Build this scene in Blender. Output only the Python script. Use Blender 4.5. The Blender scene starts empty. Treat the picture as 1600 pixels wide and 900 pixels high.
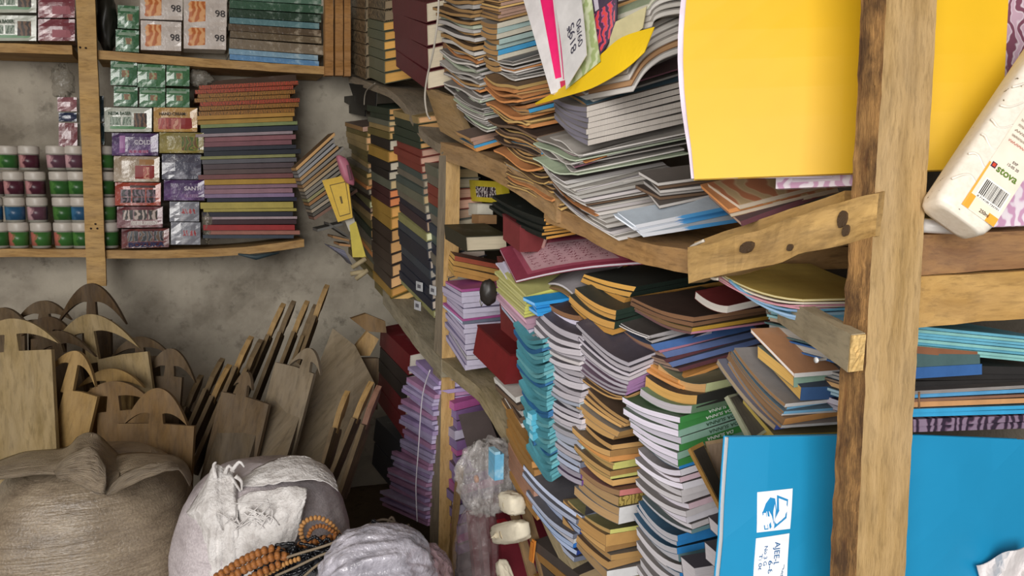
import bpy, math, random
from mathutils import Vector, Matrix, Euler, noise
random.seed(7)
scene = bpy.context.scene
COL = scene.collection
V = Vector
# ---------------------------------------------------------------- camera, light, exposure
F = 1150.0
camd = bpy.data.cameras.new('camera'); cam = bpy.data.objects.new('camera', camd); COL.objects.link(cam)
camd.sensor_width = 36.0; camd.lens = 36.0 * F / 1600.0; camd.clip_start = 0.02
CM = Matrix.Translation((0, 0, 1.45)) @ Euler((math.radians(82.0), 0, 0)).to_matrix().to_4x4() @ Matrix.Rotation(math.radians(1.0), 4, 'Z')
cam.matrix_world = CM
scene.camera = cam
world = bpy.data.worlds.new('daylight'); scene.world = world; world.use_nodes = True
bg = world.node_tree.nodes['Background']; bg.inputs[0].default_value = (0.86, 0.92, 1.0, 1); bg.inputs[1].default_value = 0.4
def area(name, loc, target, sx, sy, power, col):
    l = bpy.data.lights.new(name, 'AREA'); l.shape = 'RECTANGLE'; l.size = sx; l.size_y = sy; l.energy = power; l.color = col
    o = bpy.data.objects.new(name, l); COL.objects.link(o); o.location = loc
    o.rotation_euler = (V(target) - V(loc)).to_track_quat('-Z', 'Y').to_euler()
area('doorway_daylight', (-1.0, -2.6, 2.0), (0.0, 1.6, 1.05), 3.4, 2.3, 190.0, (1.0, 0.97, 0.925))
area('street_daylight', (-1.9, -0.3, 2.3), (-0.3, 2.2, 1.1), 1.2, 1.2, 16.0, (1.0, 0.97, 0.93))
vs = scene.view_settings
vs.view_transform = 'Standard'; vs.look = 'None'; vs.gamma = 1.0; vs.use_curve_mapping = False; vs.exposure = 0.36
scene.cycles.max_bounces = 6; scene.cycles.transparent_max_bounces = 12
# ---------------------------------------------------------------- finding places
CR = CM.to_3x3(); CO = V((0, 0, 1.45)); Z = V((0, 0, 1))
def ray(px, py): return CR @ V(((px - 800.0) / F, (450.0 - py) / F, -1.0))
def P(px, py, d): return CO + ray(px, py) * d
ANG = math.radians(24.7)
D = V((-math.sin(ANG), math.cos(ANG), 0)); R = V((math.cos(ANG), math.sin(ANG), 0))
RACK0 = V((0.385, 0.75, 0)); WALL0 = V((-1.492, 2.6, 0))
def hit(px, py, p0, n):
    d = ray(px, py); return CO + d * ((p0 - CO).dot(n) / d.dot(n))
def RP(px, py, r=0.0): return hit(px, py, RACK0 + R * r, R)      # on a plane along the rack, r metres inside its front
def WP(px, py, o=0.0): return hit(px, py, WALL0 - D * o, D)      # on a plane along the back shelf, o metres in front of it
# ---------------------------------------------------------------- materials
def lin(h):
    h = h.lstrip('#'); c = [int(h[i:i + 2], 16) / 255 for i in (0, 2, 4)]
    return tuple((x / 12.92 if x <= .04045 else ((x + .055) / 1.055) ** 2.4) for x in c) + (1,)
def mul(c, k): return tuple(min(1, x * k) for x in c[:3]) + (1,)
MATS = {}
class NT:
    def __init__(s, name, rough=.7):
        s.m = bpy.data.materials.new(name); s.m.use_nodes = True; s.t = s.m.node_tree
        s.b = s.t.nodes['Principled BSDF']; s.b.inputs['Roughness'].default_value = rough; s.b.inputs['Specular IOR Level'].default_value = .35
    def n(s, k, **kw):
        x = s.t.nodes.new(k)
        for a, b in kw.items(): setattr(x, a, b)
        return x
    def l(s, a, b): s.t.links.new(a, b)
    def coord(s, out, scale):
        tc = s.n('ShaderNodeTexCoord'); mp = s.n('ShaderNodeMapping'); mp.inputs['Scale'].default_value = scale
        s.l(tc.outputs[out], mp.inputs['Vector']); return mp.outputs['Vector']
    def noise(s, vec, sc, det=4, ro=.6):
        x = s.n('ShaderNodeTexNoise'); x.inputs['Scale'].default_value = sc; x.inputs['Detail'].default_value = det; x.inputs['Roughness'].default_value = ro
        s.l(vec, x.inputs['Vector']); return x.outputs['Fac']
    def ramp(s, fac, stops):
        x = s.n('ShaderNodeValToRGB'); e = x.color_ramp.elements
        e[0].position, e[0].color = stops[0]; e[1].position, e[1].color = stops[-1]
        for p, c in stops[1:-1]: q = e.new(p); q.color = c
        s.l(fac, x.inputs['Fac']); return x.outputs['Color']
    def mix(s, fac, a, b, mode='MIX'):
        x = s.n('ShaderNodeMix', data_type='RGBA', blend_type=mode)
        for sock, v in ((x.inputs[0], fac), (x.inputs[6], a), (x.inputs[7], b)):
            if hasattr(v, 'is_output'): s.l(v, sock)
            else: sock.default_value = v
        return x.outputs[2]
    def col(s, c): s.l(c, s.b.inputs['Base Color']); return s
    def bump(s, h, st=.3, d=.002):
        x = s.n('ShaderNodeBump'); x.inputs['Strength'].default_value = st; x.inputs['Distance'].default_value = d
        s.l(h, x.inputs['Height']); s.l(x.outputs['Normal'], s.b.inputs['Normal']); return s
def cached(f):
    def g(*a):
        k = (f.__name__,) + a
        if k not in MATS: MATS[k] = f(*a)
        return MATS[k]
    return g
@cached
def paper(h, rough=.75):
    m = NT('paper', rough); c = lin(h); v = m.coord('Object', (1, 1, 1))
    m.col(m.ramp(m.noise(v, 22), [(.3, mul(c, .82)), (.7, mul(c, 1.08))])); return m.m
@cached
def smoothcover(h, rough=.45):
    m = NT('card_cover', rough); c = lin(h); v = m.coord('Object', (1, 1, 1))
    m.col(m.ramp(m.noise(v, 6, 4, .6), [(.3, mul(c, .95)), (.7, mul(c, 1.04))])); m.bump(m.noise(v, 5, 2), .25, .006); return m.m
@cached
def cover(h, rough=.5):
    m = NT('cover', rough); c = lin(h); v = m.coord('Object', (1, 1, 1))
    g = m.ramp(m.noise(v, 9, 6, .7), [(.25, mul(c, .7)), (.6, mul(c, 1.05)), (.85, tuple(x * .75 + .12 for x in c[:3]) + (1,))])
    m.col(g); m.bump(m.noise(v, 60), .12); return m.m
@cached
def pages(h):
    m = NT('page_edges', .85); c = lin(h); v = m.coord('UV', (5, 900, 1)); v2 = m.coord('UV', (14, 60, 1))
    a = m.noise(v, 1.0, 2, .5); b = m.noise(v2, 1.0, 3, .6)
    g = m.ramp(a, [(.3, mul(c, .8)), (.5, mul(c, 1.04)), (.75, mul(c, 1.16))])
    m.col(m.mix(m.ramp(b, [(.45, (0, 0, 0, 1)), (.85, (.3,) * 3 + (1,))]), g, mul(c, .6))); m.bump(a, .3, .001); return m.m
@cached
def spine_split(h1, h2):
    m = NT('printed_spine', .5); v = m.coord('UV', (1, 1, 1)); sx = m.n('ShaderNodeSeparateXYZ'); m.l(v, sx.inputs[0])
    mx = m.noise(m.coord('UV', (300, 50, 1)), 1.0)
    add = m.n('ShaderNodeMath', operation='MULTIPLY_ADD'); m.l(mx, add.inputs[0]); add.inputs[1].default_value = .06; m.l(sx.outputs[1], add.inputs[2])
    m.col(m.ramp(add.outputs[0], [(.105, lin(h1)), (.115, lin(h2))])); return m.m
@cached
def wood(h1, h2, sc=1.0, rough=.8, knots=0.0):
    m = NT('rough_wood', rough); a, b = lin(h1), lin(h2)
    d = m.noise(m.coord('UV', (5, 14, 1)), 1.0, 3); cv = m.coord('UV', (8 * sc, 38 * sc, 1))
    ad = m.n('ShaderNodeVectorMath', operation='MULTIPLY_ADD'); dn = m.n('ShaderNodeTexNoise'); dn.inputs['Scale'].default_value = 1.0; m.l(m.coord('UV', (6, 16, 1)), dn.inputs['Vector'])
    m.l(dn.outputs['Color'], ad.inputs[0]); ad.inputs[1].default_value = (1.2, 1.6, 0); m.l(cv, ad.inputs[2])
    n1 = m.noise(ad.outputs[0], 1.0, 7, .68); n2 = m.noise(m.coord('UV', (34 * sc, 170 * sc, 1)), 1.0, 4, .65); n3 = m.noise(m.coord('UV', (7, 15, 1)), 1.0, 6, .65)
    g = m.ramp(n1, [(.32, mul(a, .9)), (.5, tuple((x + y) / 2 for x, y in zip(a, b))), (.68, b)])
    g = m.mix(m.ramp(n2, [(.5, (0, 0, 0, 1)), (.74, (.7,) * 3 + (1,))]), g, mul(a, .5))
    g = m.mix(m.ramp(n3, [(.52, (0, 0, 0, 1)), (.72, (.3 + knots,) * 3 + (1,))]), g, mul(a, .5))
    g = m.mix(m.ramp(d, [(.35, (.25,) * 3 + (1,)), (.6, (0, 0, 0, 1))]), g, tuple(x * .7 + .12 for x in b[:3]) + (1,))
    m.col(g); m.bump(n2, .5, .002); return m.m
@cached
def bark(h1, h2):
    m = NT('bark', .9); v = m.coord('UV', (9, 70, 1)); n1 = m.noise(v, 1.0, 8, .7)
    v2 = m.coord('UV', (16, 40, 1)); n2 = m.noise(v2, 1.0, 6, .7)
    g = m.ramp(n1, [(.35, lin(h1)), (.5, mul(lin(h2), .6)), (.66, lin(h2))])
    m.col(m.mix(m.ramp(n2, [(.42, (0, 0, 0, 1)), (.62, (.8,) * 3 + (1,))]), g, lin('#3a261a'))); m.bump(n1, .9, .006); return m.m
@cached
def plain(h, rough=.6):
    m = NT('print_colour', rough); v = m.coord('Object', (1, 1, 1)); c = lin(h)
    m.col(m.ramp(m.noise(v, 40, 2), [(.3, mul(c, .93)), (.7, mul(c, 1.04))])); return m.m
@cached
def wrap(h, h2, sc=28):
    m = NT('wrapped_print', .22); a, b = lin(h), lin(h2); v = m.coord('Object', (1, 1, 1))
    n = m.noise(v, sc, 5, .65); m.b.inputs['Coat Weight'].default_value = .8; m.b.inputs['Coat Roughness'].default_value = .12
    m.col(m.ramp(n, [(.3, mul(a, .85)), (.52, a), (.74, b)])); m.bump(m.noise(v, 45, 3), .45, .006); return m.m
@cached
def marbled(h, h2, h3, sc=40):
    m = NT('swirled_print', .4); v = m.coord('Object', (1, 1, 1)); w = m.n('ShaderNodeTexWave'); w.inputs['Scale'].default_value = sc * .35
    w.inputs['Distortion'].default_value = 9; w.inputs['Detail'].default_value = 2; w.inputs['Detail Scale'].default_value = 1.6; m.l(v, w.inputs['Vector'])
    m.col(m.ramp(w.outputs['Fac'], [(.25, lin(h)), (.5, lin(h2)), (.8, lin(h3))])); return m.m
@cached
def clear_plastic(tint, op, rough=.12):
    m = NT('clear_plastic', rough); m.b.inputs['Base Color'].default_value = lin(tint); v = m.coord('Object', (1, 1, 1))
    n = m.noise(v, 26, 4, .6); m.bump(n, 1.0, .012); m.b.inputs['Specular IOR Level'].default_value = .9
    tr = m.n('ShaderNodeBsdfTransparent'); mx = m.n('ShaderNodeMixShader')
    r = m.n('ShaderNodeMapRange'); m.l(n, r.inputs[0]); r.inputs[1].default_value = .35; r.inputs[2].default_value = .68; r.inputs[3].default_value = op * .45; r.inputs[4].default_value = min(1, op * 1.6)
    m.l(r.outputs[0], mx.inputs[0]); m.l(tr.outputs[0], mx.inputs[1]); m.l(m.b.outputs[0], mx.inputs[2])
    m.l(mx.outputs[0], m.t.nodes['Material Output'].inputs['Surface']); return m.m
@cached
def weave(h, h2, sheen=.45):
    m = NT('woven_sack', sheen); a, b = lin(h), lin(h2); m.b.inputs['Specular IOR Level'].default_value = .6
    n = m.noise(m.coord('UV', (7, 22, 1)), 1.0, 7, .68); f = m.noise(m.coord('UV', (130, 160, 1)), 1.0, 2, .5); wr = m.noise(m.coord('UV', (5, 60, 1)), 1.0, 5, .6)
    g = m.ramp(n, [(.32, mul(a, .85)), (.5, tuple((x + y) / 2 for x, y in zip(a, b))), (.7, b)])
    g = m.mix(m.ramp(f, [(.4, (.35,) * 3 + (1,)), (.6, (0, 0, 0, 1))]), g, mul(a, .55)); m.col(g)
    m.bump(m.mix(.16, wr, f), .8, .010); return m.m
@cached
def plaster(h, h2, h3):
    m = NT('plaster', .9); v = m.coord('Object', (1, 1, 1)); n = m.noise(v, 2.2, 8, .62); n2 = m.noise(v, 14, 6, .7)
    g = m.ramp(n, [(.32, lin(h3)), (.48, lin(h2)), (.64, lin(h))])
    m.col(m.mix(m.ramp(n2, [(.56, (0, 0, 0, 1)), (.74, (.75,) * 3 + (1,))]), g, mul(lin(h3), .6))); m.bump(n, .6, .03); return m.m
# ---------------------------------------------------------------- mesh building
def addmesh(name, verts, faces, mats, parent=None, origin=None, uvs=None, midx=None, smooth=False):
    o0 = V(origin) if origin is not None else (parent.location.copy() if parent else V((0, 0, 0)))
    me = bpy.data.meshes.new(name); me.from_pydata([tuple(v - o0) for v in verts], [], faces)
    if not isinstance(mats, (list, tuple)): mats = [mats]
    for m in mats: me.materials.append(m)
    if uvs:
        ul = me.uv_layers.new(name='UVMap'); k = 0
        for f in uvs:
            for c in f: ul.data[k].uv = c; k += 1
    if midx: me.polygons.foreach_set('material_index', midx)
    if smooth: me.polygons.foreach_set('use_smooth', [True] * len(me.polygons))
    me.update()
    o = bpy.data.objects.new(name, me); COL.objects.link(o)
    root = parent
    if parent:
        o.parent = parent; pl = V((0, 0, 0)); q = parent
        while q: pl = pl + q.location; q = q.parent
        # parents are never turned: the child's own place is the difference
        if origin is None:
            for v in me.vertices: v.co = v.co + o0 - pl
            o.location = (0, 0, 0)
        else: o.location = o0 - pl
    else: o.location = o0
    return o
def tag(o, label, cat, group=None):
    o['label'] = label; o['category'] = cat
    if group: o['group'] = group
    return o
def thing(name, label, cat, loc, group=None):
    o = bpy.data.objects.new(name, None); o.empty_display_size = .03; COL.objects.link(o); o.location = loc
    return tag(o, label, cat, group)
def structure(o): o['kind'] = 'structure'; return o
def lattice(pos, na, nb, nc, lu, lv, lt):
    """closed box on a warped lattice: verts, faces, uvs (metres)"""
    idx = {}; verts = []; faces = []; uvs = []
    def vid(i, j, k):
        key = (i, j, k)
        if key not in idx: idx[key] = len(verts); verts.append(pos(i / na, j / nb, k / nc))
        return idx[key]
    def q(a, b, c, d, u): faces.append((vid(*a), vid(*b), vid(*c), vid(*d))); uvs.append(u)
    for i in range(na):
        for j in range(nb):
            u = [(i / na * lu, j / nb * lv), ((i + 1) / na * lu, j / nb * lv), ((i + 1) / na * lu, (j + 1) / nb * lv), (i / na * lu, (j + 1) / nb * lv)]
            q((i, j, nc), (i + 1, j, nc), (i + 1, j + 1, nc), (i, j + 1, nc), u)
            q((i, j + 1, 0), (i + 1, j + 1, 0), (i + 1, j, 0), (i, j, 0), [u[3], u[2], u[1], u[0]])
    for k in range(nc):
        z0, z1 = k / nc * lt, (k + 1) / nc * lt
        for i in range(na):
            x0, x1 = i / na * lu, (i + 1) / na * lu
            q((i, 0, k), (i + 1, 0, k), (i + 1, 0, k + 1), (i, 0, k + 1), [(x0, z0), (x1, z0), (x1, z1), (x0, z1)])
            q((i, nb, k + 1), (i + 1, nb, k + 1), (i + 1, nb, k), (i, nb, k), [(x0, z1), (x1, z1), (x1, z0), (x0, z0)])
        for j in range(nb):
            x0, x1 = j / nb * lv, (j + 1) / nb * lv
            q((0, j, k + 1), (0, j + 1, k + 1), (0, j + 1, k), (0, j, k), [(x0, z1), (x1, z1), (x1, z0), (x0, z0)])
            q((na, j, k), (na, j + 1, k), (na, j + 1, k + 1), (na, j, k + 1), [(x0, z0), (x1, z0), (x1, z1), (x0, z1)])
    return verts, faces, uvs
def fixwind(verts, faces, uvs=None):
    """flip everything when the volume is negative"""
    vol = 0.0
    for f in faces:
        a = verts[f[0]]
        for i in range(1, len(f) - 1): vol += a.dot(verts[f[i]].cross(verts[f[i + 1]]))
    if vol < 0:
        faces = [tuple(reversed(f)) for f in faces]
        if uvs: uvs = [list(reversed(u)) for u in uvs]
    return faces, uvs
def box_part(name, pos, mat, parent, na=1, nb=1, nc=1, dims=(1, 1, 1), smooth=False, origin=None):
    v, f, u = lattice(pos, na, nb, nc, *dims); f, u = fixwind(v, f, u)
    return addmesh(name, v, f, mat, parent, origin, u, smooth=smooth)
def prism(name, n, u, v, w, mat, parent=None, origin=None):
    return box_part(name, lambda a, b, c: n + u * a + v * b + w * c, mat, parent, dims=(u.length, v.length, w.length), origin=origin)
def panel(name, c4, thick, mat, parent=None, na=1, nb=1, bulge=None, back=True, origin=None):
    """sheet through TL,TR,BR,BL with its front there and its thickness going away from the viewer"""
    tl, tr, br, bl = c4; nrm = (tr - tl).cross(bl - tl).normalized()
    mid = (tl + br) / 2
    if nrm.dot(mid - CO) < 0: nrm = -nrm
    if not back: nrm = -nrm
    def pos(a, b, c):
        p = tl.lerp(tr, a).lerp(bl.lerp(br, a), b)
        if bulge: p = p + bulge(a, b)
        return p + nrm * (thick * c)
    return box_part(name, pos, mat, parent, na, nb, 1, ((tr - tl).length, (bl - tl).length, thick), smooth=False, origin=origin)
def tube(name, pts, rad, mat, parent=None, seg=8, origin=None, closed=False, uv=None):
    n = len(pts); verts = []; faces = []; uvs = []
    rf = rad if callable(rad) else (lambda t: rad)
    up = V((.13, .21, .97)); prev = None; L = 0
    Ls = [0.0]
    for i in range(1, n): Ls.append(Ls[-1] + (pts[i] - pts[i - 1]).length)
    for i in range(n):
        t = (pts[min(i + 1, n - 1)] - pts[max(i - 1, 0)]).normalized()
        s = (prev - t * prev.dot(t)) if prev else t.cross(up)
        if s.length < 1e-6: s = t.orthogonal()
        s.normalize(); prev = s; b = t.cross(s)
        r = rf(i / (n - 1))
        for k in range(seg):
            a = 2 * math.pi * k / seg; verts.append(pts[i] + (s * math.cos(a) + b * math.sin(a)) * r)
    for i in range(n - 1):
        for k in range(seg):
            k2 = (k + 1) % seg
            faces.append((i * seg + k, i * seg + k2, (i + 1) * seg + k2, (i + 1) * seg + k))
            uvs.append([(Ls[i], k * .01), (Ls[i], (k + 1) * .01), (Ls[i + 1], (k + 1) * .01), (Ls[i + 1], k * .01)])
    faces.append(tuple(reversed(range(seg)))); uvs.append([(0, 0)] * seg)
    faces.append(tuple((n - 1) * seg + k for k in range(seg))); uvs.append([(0, 0)] * seg)
    faces, uvs = fixwind(verts, faces, uvs)
    return addmesh(name, verts, faces, mat, parent, origin, uvs, smooth=True)
def spline(pts, n):
    out = []; m = len(pts)
    for i in range(m - 1):
        p0, p1, p2, p3 = pts[max(i - 1, 0)], pts[i], pts[i + 1], pts[min(i + 2, m - 1)]
        for k in range(n):
            t = k / n; out.append(.5 * ((2 * p1) + (p2 - p0) * t + (2 * p0 - 5 * p1 + 4 * p2 - p3) * t * t + (3 * p1 - p0 - 3 * p2 + p3) * t ** 3))
    out.append(pts[-1].copy()); return out
def plank(name, pts, side, up, mat, parent=None, n=6, rough=.0015, origin=None):
    """rectangular bar swept along pts: its front top edge is pts, side and up are vectors"""
    ps = spline(pts, n) if n > 1 else pts; m = len(ps) - 1
    L = sum((ps[i + 1] - ps[i]).length for i in range(m))
    def pos(a, b, c):
        i = min(int(round(a * m)), m); p = ps[i]
        q = p + side * b - up * (1 - c)
        return q + V((noise.noise(q * 23), noise.noise(q * 23 + V((7, 1, 3))), noise.noise(q * 19 + V((2, 9, 5))))) * rough
    return box_part(name, pos, mat, parent, m, 2, 2, (L, side.length, up.length), origin=origin)
def lathe(name, base, axis, prof, mat, parent=None, seg=20, origin=None, smooth=True):
    """prof: list of (radius, height) from the bottom up, closed to the axis at both ends"""
    t = axis.normalized(); s = t.orthogonal().normalized(); b = t.cross(s); verts = []; faces = []; uvs = []
    for r, h in prof:
        for k in range(seg):
            a = 2 * math.pi * k / seg; verts.append(base + t * h + (s * math.cos(a) + b * math.sin(a)) * max(r, 1e-5))
    for i in range(len(prof) - 1):
        for k in range(seg):
            k2 = (k + 1) % seg
            faces.append((i * seg + k, i * seg + k2, (i + 1) * seg + k2, (i + 1) * seg + k))
            uvs.append([(k / seg, prof[i][1]), ((k + 1) / seg, prof[i][1]), ((k + 1) / seg, prof[i + 1][1]), (k / seg, prof[i + 1][1])])
    faces.append(tuple(reversed(range(seg)))); uvs.append([(0, 0)] * seg)
    faces.append(tuple((len(prof) - 1) * seg + k for k in range(seg))); uvs.append([(0, 0)] * seg)
    faces, uvs = fixwind(verts, faces, uvs)
    return addmesh(name, verts, faces, mat, parent, origin, uvs, smooth=smooth)
def extrude_poly(name, pts2, O, X, Y, thick, mat, parent=None, origin=None):
    """outline in metres in the frame (O, X, Y), pushed back by thick along -(X x Y)"""
    N = X.cross(Y).normalized(); n = len(pts2)
    vf = [O + X * x + Y * y for x, y in pts2]; vb = [p - N * thick for p in vf]
    faces = [tuple(range(n)), tuple(reversed(range(n, 2 * n)))]; uvs = [[(y, x) for x, y in pts2], [(y, x) for x, y in reversed(pts2)]]
    for i in range(n):
        j = (i + 1) % n; faces.append((j, i, n + i, n + j)); y0, y1 = pts2[i][1], pts2[j][1]
        uvs.append([(y1, 0), (y0, 0), (y0, thick), (y1, thick)])
    faces, uvs = fixwind(vf + vb, faces, uvs)
    return addmesh(name, vf + vb, faces, mat, parent, origin, uvs)
def lettering(s, O, X, Y, size, mat, parent, name='lettering', width=None, bold=0.0):
    """raised print: s written from O along X with its top towards Y"""
    cu = bpy.data.curves.new('letters', 'FONT'); cu.body = s; cu.size = 1.0; cu.extrude = .0; cu.offset = bold
    t = bpy.data.objects.new('letters', cu); COL.objects.link(t)
    me = bpy.data.meshes.new_from_object(t); bpy.data.objects.remove(t); bpy.data.curves.remove(cu)
    X = X.normalized(); Y = Y.normalized(); xs = [v.co.x for v in me.vertices] or [0, 1]
    k = size * 1.38; kx = k if width is None else width / max(1e-4, max(xs))
    verts = [O + X * (v.co.x * kx) + Y * (v.co.y * k) for v in me.vertices]; faces = [tuple(p.vertices) for p in me.polygons]
    bpy.data.meshes.remove(me)
    return addmesh(name, verts, faces, mat, parent)
# ---------------------------------------------------------------- books
def mulhex(h, k):
    h = h.lstrip('#'); return '#' + ''.join('%02x' % min(255, int(int(h[i:i + 2], 16) * k)) for i in (0, 2, 4))
ORD = 'topmost second third fourth fifth sixth seventh eighth ninth tenth eleventh twelfth thirteenth fourteenth fifteenth sixteenth seventeenth eighteenth nineteenth twentieth'.split()
TENS = {2: 'twenty', 3: 'thirty', 4: 'forty'}
def ordinal(i):
    if i < 20: return ORD[i]
    t, o = divmod(i + 1, 10)
    if o == 0: return {3: 'thirtieth', 4: 'fortieth'}[t]
    return TENS[t] + '-' + (['first'] + ORD[1:])[o - 1]
def book(name, label, cat, group, n, u, v, w, pg, cv, spine='near', hard=False, bend=None, pat=None, na=8, nb=3, spinemat=None):
    """n: near front bottom corner; u along the rack, v into it, w up. spine: which face the back of the book is on"""
    root = thing(name, label, cat, n, group)
    pg = mulhex(pg, random.choice((.92, 1.0, 1.0, 1.08)))
    lu, lv, lw = u.length, v.length, w.length; bz = bend or (lambda a, b: 0.0)
    ct = (.0022 if hard else .0006); ct = min(ct, lw * .16); cc = ct / lw; o = .003 if hard else 0.0
    def pos(a, b, c): return n + u * a + v * b + w * c + Z * bz(a, b)
    i0 = (.0015 if hard else .0004)
    def pp(a, b, c):
        return pos((i0 / lu) + a * (1 - 2 * i0 / lu), (i0 / lv) + b * (1 - 2 * i0 / lv), cc + c * (1 - 2 * cc))
    box_part('page_block', pp, pages(pg), root, na, nb, 1, (lu, lv, lw))
    q_is_a = spine in ('near', 'far'); K = na if q_is_a else nb; E = nb if q_is_a else na
    oq = o / (lu if q_is_a else lv); oe = o / (lv if q_is_a else lu); iq = ct / (lu if q_is_a else lv)
    path_o = [(1 + oq - (1 + oq) * i / K, 0.0) for i in range(K + 1)] + [((1 + oq) * i / K, 1.0) for i in range(K + 1)]
    path_i = [(max(iq, q), cc) for q, _ in path_o[:K + 1]] + [(max(iq, q), 1 - cc) for q, _ in path_o[K + 1:]]
    flip = spine in ('far', 'back')
    verts = []; M = len(path_o)
    for path in (path_o, path_i):
        for e in range(E + 1):
            ee = -oe + (1 + 2 * oe) * e / E
            for q, c in path:
                qq = 1 - q if flip else q
                verts.append(pos(qq, ee, c) if q_is_a else pos(ee, qq, c))
    def vi(s, e, k): return s * (E + 1) * M + e * M + k
    faces = []; uvs = []; mi = []; le = lv if q_is_a else lu; lq = lu if q_is_a else lv
    for e in range(E):
        e0, e1 = e / E * le, (e + 1) / E * le
        for k in range(M - 1):
            x0, x1 = path_o[k][0] * lq, path_o[k + 1][0] * lq; sp = (k == K)
            if sp: x0, x1 = 0, lw
            faces.append((vi(0, e, k), vi(0, e, k + 1), vi(0, e + 1, k + 1), vi(0, e + 1, k))); uvs.append([(x0, e0), (x1, e0), (x1, e1), (x0, e1)]); mi.append(1 if sp and spinemat else 0)
            faces.append((vi(1, e, k + 1), vi(1, e, k), vi(1, e + 1, k), vi(1, e + 1, k + 1))); uvs.append([(0, 0)] * 4); mi.append(0)
        for k in (0, M - 1):
            f = (vi(0, e, k), vi(0, e + 1, k), vi(1, e + 1, k), vi(1, e, k)); faces.append(f if k == 0 else tuple(reversed(f))); uvs.append([(0, 0)] * 4); mi.append(0)
    for k in range(M - 1):
        for e in (0, E):
            f = (vi(0, e, k + 1), vi(0, e, k), vi(1, e, k), vi(1, e, k + 1)); faces.append(f if e == 0 else tuple(reversed(f))); uvs.append([(0, 0)] * 4); mi.append(0)
    fl, ul = fixwind(verts, faces, uvs)
    cm = pat or cover(cv)
    addmesh('cover', verts, fl, [cm, spinemat] if spinemat else cm, root, None, ul, mi if spinemat else None)
    return root
# kinds of paper goods: object name, page colour, cover colour, where its spine is, hardback, look
KIND = {}
def mixhex(a, b, t):
    a = a.lstrip('#'); b = b.lstrip('#'); return '#' + ''.join('%02x' % int(int(a[i:i + 2], 16) * (1 - t) + int(b[i:i + 2], 16) * t) for i in (0, 2, 4))
KEEP = set('cyan skyb yellowgreen palepink lilacp magenta orangeflat rustcover bsheet bsheet2 osheet psheet cyl cyl2 orange bluemag curl3'.split())
def kind(k, name, pg, cv, spine, hard, look, **kw):
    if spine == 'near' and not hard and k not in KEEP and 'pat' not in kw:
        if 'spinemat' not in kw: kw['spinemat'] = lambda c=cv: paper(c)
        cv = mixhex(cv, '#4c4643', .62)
    KIND[k] = (name, pg, cv, spine, hard, look, kw)
NB = [0]
def stack(where, top, bot, r, wv, layers, group, sag=0.0, wav=0.0, jit=.003, gap=.93, droop=0.0, cat='book', lift=0.0, na=8):
    """a pile on the rack: top and bot are (left, near, right) corners seen in the photo, r how far inside the rack's front"""
    def frame(t):
        n = RP(*t[1], r); l = RP(*t[0], r); u = l - n
        v = R.copy()
        if t[2]: v = hit(t[2][0], t[2][1], n, D) - n
        return n, u, v.normalized() * wv
    n0, u0, v0 = frame(top); n1, u1, v1 = frame(bot)
    tot = sum(x[0] for x in layers); acc = 0; seen = {}
    nl = len(layers)
    ph = random.uniform(0, 6)
    for i, (h, k) in enumerate(layers):
        c0, c1 = acc / tot, (acc + h) / tot; acc += h
        name, pg, cv, spine, hard, look, kw = KIND[k]
        n = n0.lerp(n1, c1); w = (n0.lerp(n1, c0) - n) * gap; u = u0.lerp(u1, c1); v = v0.lerp(v1, c1)
        n = n + u.normalized() * random.uniform(-jit, jit) + v.normalized() * random.uniform(-jit, jit) * .8 + Z * lift
        u = u + v.normalized() * random.uniform(-jit, jit) * 1.6; v = v + u.normalized() * random.uniform(-jit, jit) * 2.5; lu = random.uniform(.94, 1.03); u = u * lu
        s = sag * 1.5 * random.uniform(.75, 1.25); wv_ = wav * random.uniform(.5, 1.1); p2 = ph + i * .35 * random.random()
        def bend(a, b, s=s, wv_=wv_, p2=p2): return -s * 4 * a * (1 - a) * (1 - .5 * b) + wv_ * math.sin(7 * a + p2) * (1 - .6 * b) - droop * max(0, 1 - a * 2.2) ** 2 * (1 - b)
        lab = f"{look}, {ordinal(i)} in {where}" if nl > 1 else f"{look}, lying on {where}"
        if i == nl - 1 and nl > 2: lab = f"{look}, lowest in {where}"
        sm = kw.get('spinemat')
        b = book(name, lab, kw.get('cat', cat), group if nl > 1 else None, n, u, v, w, pg, cv, spine, hard, bend, kw.get('pat'), na=na, spinemat=sm() if sm else None)
        if 'txt' in kw and v.length > 0:
            s_, c_, fx, fw = kw['txt']
            vh = v.normalized(); uh = u.normalized(); wh = w.normalized()
            lettering(s_, n + v * (fx + fw) - uh * .0012 + w * .78, -v, -w, w.length * .5, plain(c_), b, width=v.length * fw, bold=.02)
        NB[0] += 1
# ---------------------------------------------------------------- the shop's shell
def flat(name, c4, thick, mat, n=1, bulge=None):
    tl, tr, br, bl = c4
    nrm = (tr - tl).cross(bl - tl).normalized()
    def pos(a, b, c):
        p = tl.lerp(tr, a).lerp(bl.lerp(br, a), b)
        if bulge: p = p + bulge(a, b)
        return p - nrm * thick * c
    return structure(box_part(name, pos, mat, None, n, n, 1, ((tr - tl).length, (bl - tl).length, thick), origin=tl))
WB = WALL0 + D * .24                                   # a point of the back wall
cornR = RACK0 + R * .46                                # a point of the right wall
tR = (WB - cornR).dot(D)
CORN = cornR + D * tR                                  # where the two walls meet
WL = CORN - R * 3.3; FR = cornR - D * 1.6; FL = WL - D * (tR + 1.6)
H = 2.75
def z_(p, z): return V((p.x, p.y, z))
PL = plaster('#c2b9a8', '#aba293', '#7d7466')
flat('wall_back', [z_(WL, H), z_(CORN, H), z_(CORN, 0), z_(WL, 0)], -.08, PL, 40, lambda a, b: -D * (.035 * noise.noise(V((a * 9, b * 7, 0))) + .012 * noise.noise(V((a * 30, b * 22, 4)))))
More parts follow.
